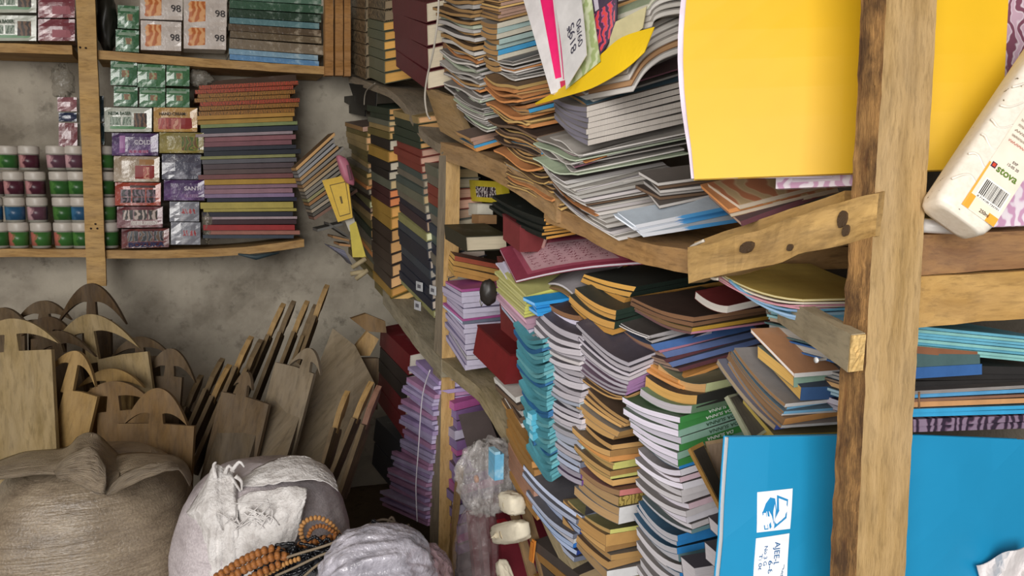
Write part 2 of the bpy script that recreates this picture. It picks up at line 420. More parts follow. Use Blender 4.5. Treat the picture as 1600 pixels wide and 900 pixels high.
flat('wall_right', [z_(CORN, H), z_(FR, H), z_(FR, 0), z_(CORN, 0)], -.08, plaster('#6f675c', '#5c554b', '#433d34'))
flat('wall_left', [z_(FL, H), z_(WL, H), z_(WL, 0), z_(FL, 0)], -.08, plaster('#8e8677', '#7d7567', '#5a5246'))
flat('floor', [z_(WL, 0), z_(CORN, 0), z_(FR, 0), z_(FL, 0)], .06, plaster('#6a5b49', '#55493b', '#3b3229'))
flat('ceiling', [z_(FL, H), z_(FR, H), z_(CORN, H), z_(WL, H)], .06, wood('#6b563c', '#8a7250', .4))
# ---------------------------------------------------------------- wall shelf along the back wall
PALE = wood('#9a7445', '#c09a62', .8); RAW = wood('#a27f4e', '#c9a368', .8); GREYW = wood('#75695a', '#978972', .8)
SH = thing('wall_shelf', 'pale timber shelf frame with two boards fixed along the grey back wall', 'shelf', WP(141, 440, 0))
def wall_bar(name, pts, up_px, depth, mat, o=0.0, parent=SH, n=5):
    ps = [WP(x, y, o) for x, y in pts]
    h = (WP(pts[0][0], pts[0][1] + up_px, o) - ps[0]).length
    return plank(name, ps, D * depth, Z * h, mat, parent, n)
wall_bar('shelf_board', [(-120, 62), (0, 67), (112, 71)], 15, .2, PALE)
wall_bar('shelf_board', [(152, 78), (300, 90), (400, 97), (508, 104)], 14, .2, PALE)
wall_bar('shelf_board', [(-120, 390), (0, 389), (134, 390)], 13, .2, PALE)
wall_bar('shelf_board', [(160, 391), (260, 391), (380, 386), (475, 374)], 13, .2, PALE)
def wall_post(name, x0t, x1t, yt, x0b, x1b, yb, mat, o, dep=.035, parent=SH):
    a, b, c, d = WP(x0t, yt, o), WP(x1t, yt, o), WP(x1b, yb, o), WP(x0b, yb, o)
    return panel(name, [a, b, c, d], dep, mat, parent, 2, 14, lambda s, t: R * .002 * noise.noise(V((s, t * 9, x0t))), origin=None)
po = wall_post('post', 116, 146, -60, 136, 166, 447, RAW, .02)
for px, py in ((125, 74), (134, 75), (142, 357), (152, 357), (149, 350)):
    c = WP(px, py, .0215); lathe('nail_hole', c, -D, [(0, 0), (.0035, 0), (.0035, .001), (0, .001)], plain('#2a1c12'), po, 8)
for x0, x1, yt in ((508, 521, 118), (524, 536, 118), (538, 548, 119)):
    wall_post('post', x0, x1, -40, x0, x1, yt, wood('#8f6334', '#b5844c', .8), .02)
# ---------------------------------------------------------------- the tall rack along the right wall
RK = thing('book_rack', 'rough timber book rack of nailed posts and sagging planks along the right side', 'rack', RACK0.copy())
# near post: bark on its left edge, sawn face towards the viewer
NF = wood('#a1814f', '#c2a272', 1.0, .85, .15); BK = bark('#6d4726', '#b98b54')
def near_post():
    rows = [(-90, 1347, 1388, 1470), (0, 1345, 1385, 1464), (100, 1341, 1380, 1459), (200, 1337, 1373, 1453), (300, 1330, 1367, 1447), (400, 1325, 1362, 1441), (500, 1318, 1356, 1436), (600, 1311, 1352, 1430), (700, 1306, 1347, 1424), (800, 1301, 1342, 1419), (920, 1296, 1337, 1413), (1020, 1292, 1333, 1408)]
    fine = []
    for i in range(len(rows) - 1):
        for k in range(6):
            t = k / 6; fine.append([rows[i][j] + (rows[i + 1][j] - rows[i][j]) * t for j in range(4)])
    fine.append(list(rows[-1])); verts = []; faces = []; uvs = []; mi = []
    for i, (y, xl, xm, xr) in enumerate(fine):
        j = lambda s: 1.6 * noise.noise(V((y * .03, s * 5.0, 0))) + 1.2 * noise.noise(V((y * .11, s * 9, 3)))
        n0 = P(1380, y, .75); fm = hit(xm + j(1), y, n0, D); fr = hit(xr + j(2), y, n0, D)
        bl = hit(xl + j(3) * 1.6, y, fm, R) if True else fm
        br = fr + D * .045
        verts += [bl, fm, fr, br]
    verts = [z_(p, H) for p in verts[:4]] + verts + [z_(p, 0) for p in verts[-4:]]; fine = [None] + fine + [None]
    L = 0
    for i in range(len(fine) - 1):
        dl = (verts[4 * i + 5] - verts[4 * i + 1]).length
        for k, m in ((0, 1), (1, 0), (2, 0), (3, 0)):
            a, b = 4 * i + k, 4 * i + (k + 1) % 4; w = (verts[a] - verts[b]).length
            faces.append((a, a + 4, b + 4, b)); uvs.append([(L, 0), (L + dl, 0), (L + dl, w), (L, w)]); mi.append(m)
        L += dl
    faces.append((0, 1, 2, 3)); uvs.append([(0, 0)] * 4); mi.append(0); k = 4 * (len(fine) - 1)
    faces.append((k + 3, k + 2, k + 1, k)); uvs.append([(0, 0)] * 4); mi.append(0)
    f2, u2 = fixwind(verts, faces, uvs)
    return addmesh('post', verts, f2, [NF, BK], RK, None, u2, mi)
npost = near_post(); npost['label'] = 'thick near post with dark bark on its left edge'
def rack_post(rows, r, mat, mat2, dep):
    """rows: (y, x of the aisle face's left edge, x of its near edge)"""
    pts_l = [RP(a, y, r) for y, a, b, c in rows]; pts_m = [RP(b, y, r) for y, a, b, c in rows]
    verts = []; faces = []; uvs = []; mi = []
    for i, (y, a, b, c) in enumerate(rows):
        m = pts_m[i]; rr = hit(c, y, m, D); verts += [pts_l[i], m, rr, rr + D * .04]
    verts = verts + [z_(p, 0) for p in verts[-4:]]; rows = rows + [None]
    L = 0
    for i in range(len(rows) - 1):
        dl = (verts[4 * i + 5] - verts[4 * i + 1]).length
        for k, mm in ((0, 1), (1, 0), (2, 0), (3, 0)):
            p, q = 4 * i + k, 4 * i + (k + 1) % 4; w = (verts[p] - verts[q]).length
            faces.append((p, p + 4, q + 4, q)); uvs.append([(L, 0), (L + dl, 0), (L + dl, w), (L, w)]); mi.append(mm)
        L += dl
    faces.append((0, 1, 2, 3)); uvs.append([(0, 0)] * 4); mi.append(0); k = 4 * (len(rows) - 1)
    faces.append((k + 3, k + 2, k + 1, k)); uvs.append([(0, 0)] * 4); mi.append(0)
    f2, u2 = fixwind(verts, faces, uvs)
    return addmesh('post', verts, f2, [mat, mat2], RK, None, u2, mi)
rack_post([(243, 686, 697, 719), (330, 684, 696, 718), (420, 681, 693, 716), (500, 680, 691, 713), (590, 676, 690, 711), (700, 674, 688, 708), (800, 672, 686, 705), (960, 670, 683, 701)], .0, wood('#b08a52', '#d2ad74', .8), GREYW, .04)
rack_post([(-40, 640, 645, 652), (60, 640, 645, 652), (160, 642, 646, 653)], .3, GREYW, GREYW, .03)
# the upper plank, sagging from the back corner down to the near post
def rack_bar(name, pts, r, h_px, depth, mat, n=6, rough=.002, parent=RK):
    ps = [RP(x, y, r) for x, y in pts]; i = len(pts) // 2
    h = (RP(pts[i][0], pts[i][1] + h_px, r) - ps[i]).length
    return plank(name, ps, R * depth, Z * h, mat, parent, n, rough)
rack_bar('shelf_plank', [(545, 118), (583, 131), (612, 143), (636, 168), (655, 200), (682, 222), (700, 229)], 0, 13, .34, wood('#6f6350', '#938470', .9))
rack_bar('shelf_plank', [(688, 222), (740, 236), (790, 258), (835, 285), (870, 310)], 0, 34, .34, wood('#8a6c48', '#b08c5e', .9))
rack_bar('shelf_plank', [(850, 318), (905, 338), (965, 366), (1020, 382), (1085, 392)], .01, 32, .34, wood('#8c673e', '#b68d58', .9))
# knotted beam from the near post towards the sag
def bent_bar(name, pts3, side, up, mat, n=8, rough=.0055): return plank(name, pts3, side, up, mat, RK, n, rough)
KB = wood('#8a6836', '#cfa868', .7, .85, .6)
b0, b1 = P(1374, 300, .735), P(1078, 388, 1.0)
bm = bent_bar('beam', [b1, b1.lerp(b0, .35) - Z * .004, b1.lerp(b0, .7) + Z * .002, b0], R * .035 + D * .012, Z * .047, KB); 
for t_, dz, rx_, rz_ in ((.86, -.018, .006, .009), (.88, -.031, .0045, .006), (.38, -.02, .011, .007), (.62, -.034, .004, .004)):
    c_ = b1.lerp(b0, t_) + Z * dz; ex = (b0 - b1).normalized(); nn = ex.cross(Z).normalized(); nn = -nn if nn.dot(c_ - CO) > 0 else nn
    ring = [c_ + nn * .0035 + ex * rx_ * math.cos(a * .524) * (1 + .3 * noise.noise(V((a, t_ * 9, 0)))) + Z * rz_ * math.sin(a * .524) * (1 + .3 * noise.noise(V((a, t_ * 5, 3)))) for a in range(12)]
    back = [p - nn * .012 for p in ring]; f_ = [tuple(range(12)), tuple(reversed(range(12, 24)))] + [((k + 1) % 12, k, 12 + k, 12 + (k + 1) % 12) for k in range(12)]
    f_, _ = fixwind(ring + back, f_); addmesh('knot', ring + back, f_, wood('#3a2814', '#5e4425', 3.0), RK, None, [[(.3 * i, .1 * i) for i in f] for f in f_])
bm['label'] = 'knotted slanting beam nailed to the near post'
rack_bar('shelf_plank', [(1085, 378), (1160, 352), (1250, 322), (1320, 298)], .05, 18, .3, wood('#a57f45', '#c39d5e', .9))
# lower plank
rack_bar('shelf_plank', [(598, 452), (625, 486), (655, 524), (690, 562)], -.004, 26, .36, wood('#7d735f', '#a29880', .9))
rack_bar('shelf_plank', [(684, 556), (715, 580), (748, 607), (780, 655), (806, 700), (835, 765), (880, 860), (930, 960)], -.002, 24, .36, wood('#80724f', '#a8987a', .9))
rack_bar('shelf_plank', [(745, 590), (785, 645), (815, 700)], .03, 14, .2, wood('#5d4a39', '#77614c', .9))
# cross beam sticking out beside the near post
cN = P(1327, 545, .715); cdir = (RP(1220, 478, .05) - cN)
cb = bent_bar('cross_beam', [cN + Z * .014, cN.lerp(cN + cdir, .5) + Z * .014, cN + cdir * 1.05 + Z * .014], R * .02, Z * .037, wood('#a3957a', '#c4b596', .7), 6, .0012); box_part('splintered_end', lambda a, b, c: cN + Z * (.0135 - .036 * b) + R * .0195 * a - cdir.normalized() * (.0005 + .003 * c * (1 + .8 * noise.noise(V((a * 9, b * 12, 0))))), wood('#b9924e', '#e3c182', 2.0, .9), RK, 6, 8, 1, (.02, .036, .003)); cb['label'] = 'short grey cross beam with a pale splintered end'
# beams to the right of the near post
q = lambda x, y, d: P(x, y, d)
bent_bar('beam', [q(1437, 368, .80), q(1520, 364, .83), q(1680, 358, .88)], D * .06 + R * .02, Z * .044, wood('#7d5539', '#a97f4e', .8, .8, .3), 6, .002)
bent_bar('beam', [q(1433, 432, .80), q(1520, 428, .83), q(1680, 420, .88)], D * .06 + R * .02, Z * .056, wood('#a57c3f', '#cfa562', .8, .8, .25), 6, .002)
rack_bar('shelf_plank', [(560, 905), (640, 1000), (740, 1120)], 0, 24, .4, wood('#5f5140', '#7d6c55', .9))
# slanting tan board under the books of the upper shelf, and slats
brd = panel('side_board', [RP(664, 136, .02), RP(700, 150, .02), RP(742, 236, .02), RP(688, 205, .02)], .02, wood('#8c7048', '#ad8d60', .9), RK, 4, 6)
st = plank('loose_slat', [RP(722, 262, .14), RP(731, 305, .14), RP(738, 350, .14)], R * .012, D * .012, wood('#7a6144', '#9c8058', .9), RK, 3)
plank('loose_slat', [RP(714, 728, .02), RP(708, 780, .02), RP(703, 850, .02), RP(703, 960, .02)], R * .014, D * .02, wood('#8a6c44', '#b08d5e', .9), RK, 4)
for a, b in (((806, 776), (850, 930)), ((795, 800), (838, 960))):
    plank('loose_slat', [RP(*a, -.005), RP((a[0] + b[0]) / 2 + 2, (a[1] + b[1]) / 2, -.005), RP(*b, -.005)], R * .02, D * .012, wood('#6f5434', '#94744a', .9), RK, 4)
# nails on the cross beam and strings
lathe('nail', P(1290, 561, .722), -R, [(0, 0), (.0015, 0), (.0015, .012), (.003, .012), (.003, .013), (0, .013)], plain('#c9c9c9', .3), RK, 8)
# ---------------------------------------------------------------- kinds of books and booklets in the rack
kind('grey', 'booklet', '#c4bec6', '#6b666c', 'far', False, 'grey-edged booklet')
kind('greyd', 'booklet', '#8d8791', '#403d44', 'far', False, 'dark grey curled booklet')
kind('greyw', 'booklet', '#d6d0d2', '#9a9598', 'far', False, 'off-white booklet')
kind('lilac', 'booklet', '#cfc8dc', '#7a7586', 'far', False, 'lilac-white booklet')
kind('bluegrey', 'booklet', '#b9c2da', '#6a7082', 'near', False, 'bluish-grey booklet')
kind('whiteend', 'booklet', '#b4b2ba', '#c9d2dc', 'near', False, 'grey booklet with a white back')
kind('cyanend', 'booklet', '#a8adbd', '#bcd3df', 'near', False, 'grey booklet with a pale blue back')
kind('purpleend', 'booklet', '#aca6b0', '#a87fae', 'near', False, 'grey booklet with a purple back')
kind('violetend', 'booklet', '#aca6b4', '#6c4a8e', 'near', False, 'grey booklet with a violet back')
kind('blueend', 'booklet', '#9fb0cf', '#2b6fc4', 'near', False, 'pale booklet with a bright blue back')
kind('navyend', 'booklet', '#a6b4d2', '#2a4390', 'near', False, 'pale booklet with a dark blue back')
kind('darktop', 'booklet', '#c0bac4', '#4b4650', 'far', False, 'grey booklet with a dark cover')
kind('kraft', 'exercise_book', '#c49a62', '#5c4a3c', 'far', False, 'brown-paged exercise book')
kind('tan', 'exercise_book', '#caa066', '#a8804e', 'near', False, 'tan-paged exercise book')
kind('tanw', 'exercise_book', '#b58e5a', '#d6d2c8', 'near', False, 'tan book with a white back', spinemat=lambda: spine_split('#b58e5a', '#dcd9d2'))
kind('orange', 'exercise_book', '#d39655', '#dd9c5c', 'near', False, 'orange booklet')
kind('yellowend', 'exercise_book', '#b3925c', '#d8d57c', 'near', False, 'tan booklet with a pale yellow back')
kind('pinkend', 'exercise_book', '#a98560', '#d5837f', 'near', False, 'brown booklet with a pink back')
kind('whitespine', 'exercise_book', '#b09067', '#e6e6e8', 'near', False, 'brown book with a white back')
kind('patspine', 'exercise_book', '#b09067', '#c2ad62', 'near', False, 'book with an olive patterned back', spinemat=lambda: marbled('#7d6a38', '#cbb76d', '#b49d58', 120))
kind('greenlabel', 'exercise_book', '#b98f58', '#c79a5c', 'near', False, 'tan book with a white and green label')
kind('brown', 'exercise_book', '#8a6549', '#4b3b35', 'far', False, 'brown-edged exercise book')
kind('brownblue', 'exercise_book', '#8d6a54', '#5b82c4', 'near', False, 'brown-edged booklet with a blue back')
kind('pinkback', 'exercise_book', '#7d5a56', '#c88aa0', 'near', False, 'thin booklet with a pink back')
kind('blueback', 'exercise_book', '#8d7464', '#6f84b8', 'near', False, 'booklet with a slate blue back')
kind('redback', 'exercise_book', '#8d7464', '#6a4148', 'near', False, 'booklet with a dark red back')
kind('yellowback', 'exercise_book', '#8d6a4a', '#caa040', 'near', False, 'brown-edged booklet with a yellow back')
kind('green', 'textbook', '#dad4e4', '#3f8a45', 'near', False, 'textbook with a green lettered back', txt=('DA SUNNA', '#e6eee6', .3, .3))
kind('greenw', 'textbook', '#dad4e4', '#8fb6a4', 'near', False, 'textbook with a pale green back', txt=('DA SUNNA', '#35543e', .3, .34))
kind('whiteb', 'textbook', '#dad5e2', '#dcd9e2', 'near', False, 'textbook with a white back')
kind('pinkw', 'textbook', '#d8d2de', '#d8bcc8', 'near', False, 'textbook with a pink back')
kind('greyb', 'textbook', '#cbc7cc', '#cfcace', 'near', False, 'textbook with a light back')
kind('blueb', 'textbook', '#b7b6bd', '#2f8ad2', 'near', False, 'textbook with a bright blue back')
kind('tealb', 'textbook', '#b7b6bd', '#6b8f96', 'near', False, 'textbook with a grey-green back')
kind('blackgreen', 'ledger', '#d6a354', '#1d2a22', 'near', False, 'black ledger with orange page edges')
kind('goldblack', 'ledger', '#cf9d55', '#23352b', 'near', False, 'green ledger with golden page edges')
kind('goldopen', 'ledger', '#d19a4c', '#2c3a30', 'far', False, 'ledger with bare orange pages')
kind('teal', 'exercise_book', '#5d9fa9', '#4f8f9c', 'front', False, 'thin wavy teal exercise book')
kind('tealp', 'exercise_book', '#79b3b8', '#6aa6ae', 'front', False, 'pale wavy teal exercise book')
kind('tealb2', 'exercise_book', '#3a6f9c', '#2f6390', 'front', False, 'thin wavy deep blue exercise book')
kind('cyan', 'exercise_book', '#8fc7d6', '#5fbcd8', 'near', False, 'bright cyan exercise book')
kind('skyb', 'exercise_book', '#7db4e6', '#2f9be4', 'near', False, 'bright sky blue exercise book')
kind('yellowgreen', 'exercise_book', '#c3bf84', '#b9b676', 'near', False, 'pale yellow-green exercise book', spinemat=lambda: paper('#d8d873'))
kind('palepink', 'exercise_book', '#cda9ba', '#b895a8', 'near', False, 'pale pink exercise book')
kind('lilacp', 'exercise_book', '#b9b0c8', '#7d7694', 'near', False, 'lilac exercise book', spinemat=lambda: paper('#c4bdd2'))
kind('magenta', 'exercise_book', '#b06a9a', '#a8548f', 'near', False, 'magenta exercise book')
kind('purplesheet', 'exercise_book', '#b39fca', '#a48fbe', 'front', False, 'thin purple exercise book')
kind('lilacsheet', 'exercise_book', '#bdb2d2', '#b0a4ca', 'front', False, 'thin lilac exercise book')
kind('pinksheet', 'exercise_book', '#bd93b8', '#b083aa', 'front', False, 'thin pinkish purple exercise book')
kind('spinetan', 'old_book', '#caa05a', '#b78a4a', 'near', False, 'tan old book with a lettered back')
kind('spinered', 'old_book', '#caa05a', '#a4523c', 'near', False, 'reddish old book')
def hb(k, cv, tab, look, pat=None): kind(k, 'hardback_book', tab, cv, 'front', True, look, **({'pat': pat} if pat else {}))
hb('hgreen', '#2f3b2e', '#c79a62', 'dark green hardback'); hb('holive', '#6d6138', '#c9a468', 'olive hardback'); hb('hyellow', '#a5823c', '#dba45c', 'mustard yellow hardback')
hb('hblack', '#2a2522', '#cfc5b0', 'black hardback'); hb('hbrown', '#3f332b', '#c99a62', 'dark brown hardback'); hb('hbrownt', '#463a31', '#d0a472', 'tan-ended brown hardback')
hb('hmaroon', '#4a2a2a', '#cc7f52', 'dark maroon hardback'); hb('hgreyg', '#66685a', '#c9b184', 'grey-green hardback'); hb('htan', '#9a8458', '#d8a878', 'tan hardback')
hb('hred', '#7d3a30', '#c9a08c', 'red-brown hardback'); hb('hteal', '#47534f', '#a58a74', 'greyish teal hardback'); hb('hgrey', '#6e685c', '#a39a86', 'worn grey hardback')
hb('hnavy', '#272a38', '#b3a69a', 'navy hardback'); hb('hslate', '#39404a', '#a09a90', 'slate blue hardback'); hb('holivep', '#8c8a5c', '#c9c9a4', 'pale olive hardback'); hb('hplum', '#3d3038', '#b59a80', 'plum black hardback')
hb('vmaroon', '#5c2328', '#d8cbb2', 'dark maroon volume'); hb('hornate', '#4a4236', '#8a7a62', 'dark ornate volume', marbled('#2c2720', '#4d4436', '#7d6d55', 120)); hb('hmoss', '#5a5f4b', '#d8a458', 'moss green volume')
hb('hmoss2', '#646550', '#dba75a', 'faded green volume')
kind('kraftu', 'booklet', '#b58e5c', '#5c4a3a', 'far', False, 'brown kraft-paper booklet')
kind('greyu', 'magazine', '#b9b4b0', '#645e5a', 'far', False, 'grey newsprint magazine')
kind('greyu2', 'magazine', '#cbc6c0', '#8a847e', 'far', False, 'light grey newsprint magazine')
kind('whiteu', 'magazine', '#d6d2ce', '#b0aaa4', 'far', False, 'off-white newsprint magazine')
kind('palegreen', 'magazine', '#c0c8b4', '#a0ad94', 'far', False, 'pale green booklet')
kind('orangeu', 'booklet', '#c98a54', '#b0774c', 'far', False, 'orange-brown booklet')
kind('tealspine', 'booklet', '#a88254', '#a9c0bc', 'near', False, 'brown booklet with a pale teal back')
kind('whitespineu', 'booklet', '#a88254', '#cfc9b8', 'near', False, 'brown booklet with a cream back')
kind('bluespineu', 'booklet', '#a88254', '#4aa3d6', 'near', False, 'brown booklet with a blue back')
kind('pinkspineu', 'booklet', '#a88254', '#b3907e', 'near', False, 'brown booklet with a dusty pink back')
kind('goldu', 'booklet', '#c2a064', '#6e5740', 'far', False, 'golden-edged booklet')
kind('darku', 'booklet', '#6c5644', '#40342e', 'far', False, 'dark brown booklet')
kind('pinku', 'magazine', '#b5a4a4', '#8d5f70', 'near', False, 'magazine with a mauve cover')
kind('bluemag', 'magazine', '#d3d6de', '#b5c0cc', 'near', False, 'magazine with a white and blue printed back', spinemat=lambda: spine_split('#d9dce4', '#4f9ad6'))
def rep(pattern, n):
    out = []; ks = pattern.split()
    for i in range(n): out.append((random.uniform(.75, 1.25), ks[i % len(ks)]))
    return out
def seq(s):
    out = []
    for x in s.split():
        k, _, h = x.partition(':'); out.append((float(h) if h else 1.0, k))
    return out
# ---------------------------------------------------------------- rack, middle tier, nearer bay: piles left to right
def S(*a, **k): stack(*a, **k)
S('the teal pile left of the grey columns', ((803, 505), (848, 533), (856, 530)), ((826, 706), (862, 752), (868, 748)), -.012, .13,
  [(random.uniform(.8, 1.2), k) for k in ('teal teal tealb2 teal tealp teal teal teal tealp teal teal tealb2 teal teal tealp teal teal teal tealb2 tealb2 teal tealp teal teal teal tealp teal teal tealb2 teal tealp teal teal teal teal').split()],
  'teal exercise books in the wavy pile', sag=.009, wav=.003, jit=.004, gap=.95, na=12)
S('the bundle beside the teal pile', ((826, 640), (832, 646), (852, 640)), ((828, 692), (834, 698), (852, 690)), -.02, .06,
  seq('cyan cyan cyan cyan tealb2'), 'bright cyan books beside the teal pile', jit=.004)
S('the blue bundle on the first grey column', ((824, 462), (838, 472), (872, 465)), ((826, 484), (840, 494), (872, 488)), .0, .1,
  seq('skyb skyb skyb skyb'), 'bright blue books above the grey column', jit=.006)
S('the plum books above the first grey column', ((850, 470), (905, 492), (930, 484)), ((852, 490), (907, 520), (932, 510)), .03, .13,
  seq('brown lilac brown'), 'plum and lilac books above the grey column', sag=.004)
S('the grey column beside the teal pile', ((836, 488), (908, 524), (926, 516)), ((832, 690), (908, 758), (926, 752)), .004, .17,
  seq('darktop:1.3 grey grey:1.2 grey greyw:.7 grey grey darktop grey:1.3 grey grey:1.2 cyanend:.7 whiteend:.8 darktop grey grey whiteend:.8 whiteend cyanend:1.6 cyanend grey bluegrey bluegrey violetend violetend'), 'booklets of the first grey column', sag=.007, wav=.0016, jit=.005)
S('the blue-backed pile under the grey column', ((822, 722), (908, 806), (930, 798)), ((842, 812), (896, 876), (926, 866)), -.004, .17,
  seq('bluegrey bluegrey blueend navyend bluegrey whiteend blueend navyend bluegrey'), 'pale booklets of the blue-backed pile', sag=.006, wav=.001, jit=.008)
S('the second grey column right of the first', ((903, 497), (985, 566), (1016, 553)), ((908, 592), (978, 626), (1010, 612)), .006, .17,
  seq('darktop:1.2 grey:1.3 darktop grey:1.2 purpleend:1.1 purpleend purpleend:.9 purpleend:.7 kraft:.6 kraft:.7'), 'booklets of the second grey column', sag=.006, wav=.0012)
S('the brown column below the purple backs', ((902, 598), (978, 654), (1000, 648)), ((902, 648), (960, 690), (992, 682)), .01, .17,
  seq('kraft kraft tan tanw:1.6 tan:1.8'), 'brown books below the purple backs', sag=.004, jit=.007)
S('the upper brown column', ((902, 656), (956, 694), (1000, 688)), ((904, 716), (956, 760), (1003, 752)), .008, .17,
  seq('kraft:1 tan:1.2 orange:1 yellowend:.5 yellowend:.9 tan yellowend:.6 kraft:1.2'), 'brown and yellow books in the middle column', sag=.004, jit=.006)
S('the pink-backed part of the brown column', ((906, 726), (970, 766), (1004, 761)), ((898, 772), (966, 820), (1004, 812)), .006, .17,
  seq('pinkend:.8 patspine:1.3 whitespine:1.1 whitespine:1.3'), 'books with pink and white backs', sag=.005, jit=.003)
S('the lowest brown column', ((888, 782), (950, 828), (1003, 818)), ((880, 826), (948, 905), (1004, 894)), .002, .17,
  seq('yellowend:.6 greenlabel:1.7 tan:1 tanw:.8 kraft:1.2 whitespine:1.4'), 'lowest books of the brown column', sag=.005, jit=.007)
S('the lettered pile beside the blue folder', ((968, 616), (1061, 650), (1150, 622)), ((996, 694), (1061, 736), (1150, 706)), .012, .17,
  seq('green:.9 green:.9 greenw:1 greenw green:1 greenw green blueb:.5'), 'white textbooks with green backs', sag=.003, wav=.0008, jit=.004)
S('the white pile under the green backs', ((1000, 700), (1063, 736), (1150, 708)), ((1002, 774), (1078, 832), (1150, 808)), .012, .17,
  seq('whiteb pinkw:.8 whiteb greyb greyb pinkw:.9 greyb whiteb greyb:.8 tealb:.6'), 'white textbooks under the green backs', sag=.006, jit=.005)
S('the blue-backed textbook pile', ((992, 776), (1058, 834), (1140, 812)), ((992, 812), (1060, 866), (1140, 846)), .01, .17,
  seq('blueb blueb:.9 blueb'), 'grey textbooks with bright blue backs', sag=.008)
S('the grey textbooks at the bottom edge', ((992, 810), (1060, 868), (1140, 848)), ((1000, 890), (1068, 960), (1150, 940)), .01, .17,
  seq('tealb greyb blueb:.7 greyb tealb greyb greyb'), 'grey textbooks at the bottom edge', sag=.008, jit=.006)
# rolled, curled ones on top of the green backs
kind('curl1', 'exercise_book', '#c69a58', '#2c2c28', 'near', False, 'curled yellow-paged book with a black back', txt=('DA SUNNA', '#e0d838', .42, .5))
kind('curl2', 'exercise_book', '#bd9462', '#c9cf9c', 'near', False, 'curled tan-paged book with a pale green back')
kind('curl3', 'exercise_book', '#b3aeb4', '#6c8a6e', 'near', False, 'curled grey booklet with a green back')
S('the white lettered pile', ((1000, 604), (1080, 632), (1150, 614)), ((1000, 618), (1078, 646), (1150, 630)), .02, .17, [(1, 'curl3')], None, sag=.006)
S('the curled grey booklet', ((1004, 588), (1090, 616), (1152, 600)), ((1004, 606), (1088, 638), (1152, 622)), .028, .17, [(1, 'curl1')], None, sag=.007)
S('the black-backed curled book', ((1028, 566), (1106, 598), (1155, 586)), ((1030, 582), (1104, 614), (1155, 604)), .05, .17, [(1, 'curl2')], None, sag=.007)
# orange sheets, blue backs, brown books, ledgers
kind('orangeflat', 'exercise_book', '#d79a5e', '#dfa05c', 'near', False, 'flat orange booklet')
S('the orange sheets behind the curled books', ((985, 548), (1062, 596), (1160, 556)), ((990, 566), (1064, 612), (1160, 590)), .045, .2,
  seq('orangeflat orangeflat orangeflat'), 'flat orange booklets', sag=.003, jit=.007)
S('the pile under the comics', ((962, 506), (1020, 538), (1172, 507)), ((972, 540), (1058, 580), (1172, 545)), .05, .21,
  seq('brownblue:1.5 pinkback:.6 blueback:1.2 redback:.7 blueback:1 redback:.7'), 'books with blue and pink backs', sag=.004, jit=.006)
kind('comic', 'magazine', '#c5c0c0', '#4c4644', 'near', False, 'loose-leaved comic with a dark cover', spinemat=lambda: paper('#b9b4b6'))
S('the comics under the ledgers', ((970, 492), (1014, 522), (1115, 498)), ((972, 502), (1022, 534), (1118, 512)), .055, .2,
  seq('comic comic comic'), 'dark-covered comics', sag=.002, jit=.012)
S('the brown books in front of the ledgers', ((984, 468), (1086, 496), (1208, 478)), ((984, 484), (1078, 522), (1208, 500)), .06, .21,
  seq('brown:1.1 brown yellowback:.9 pinkback:.5'), 'brown books in front of the ledgers', sag=.003, wav=.001, jit=.006)
kind('redpaper', 'paperback', '#b9b3ac', '#6b2c2c', 'far', False, 'small paperback with a dark red cover')
S('the brown books', ((1087, 457), (1136, 477), (1202, 464)), ((1087, 466), (1134, 490), (1202, 476)), .075, .11, [(1, 'redpaper')], None, sag=.004)
S('the black ledgers at the middle tier', ((903, 428), (992, 448), (1120, 424)), ((916, 448), (978, 474), (1120, 446)), .07, .24,
  seq('blackgreen:.9 blackgreen:.9 goldopen:1.1'), 'black and green ledgers', sag=.002, jit=.006)
S('the golden-edged ledgers left of the brown books', ((897, 452), (964, 483), (996, 476)), ((893, 476), (958, 524), (990, 514)), .03, .2,
  seq('goldblack goldblack goldblack:1.4 goldopen:1.2'), 'golden-edged ledgers', sag=.006, jit=.004)
S('the curled booklets under the maroon booklet', ((845, 448), (898, 462), (930, 440)), ((848, 456), (896, 474), (928, 454)), .06, .2,
  seq('greyw yellowback kraft'), 'curled booklets under the maroon booklet', sag=-.01)
# yellow-green and pink pile
S('the yellow-green pile right of the maroon box', ((778, 418), (822, 462), (842, 456)), ((778, 458), (820, 496), (838, 492)), .0, .16,
  seq('yellowgreen yellowgreen yellowgreen yellowgreen yellowgreen yellowgreen yellowgreen yellowgreen'), 'yellow-green exercise books', jit=.003)
S('the pink pile under the yellow-green books', ((776, 458), (820, 498), (838, 494)), ((782, 480), (832, 540), (846, 536)), .0, .16,
  seq('palepink palepink lilacp palepink bluegrey'), 'pink and lilac books under the yellow-green ones', jit=.004)
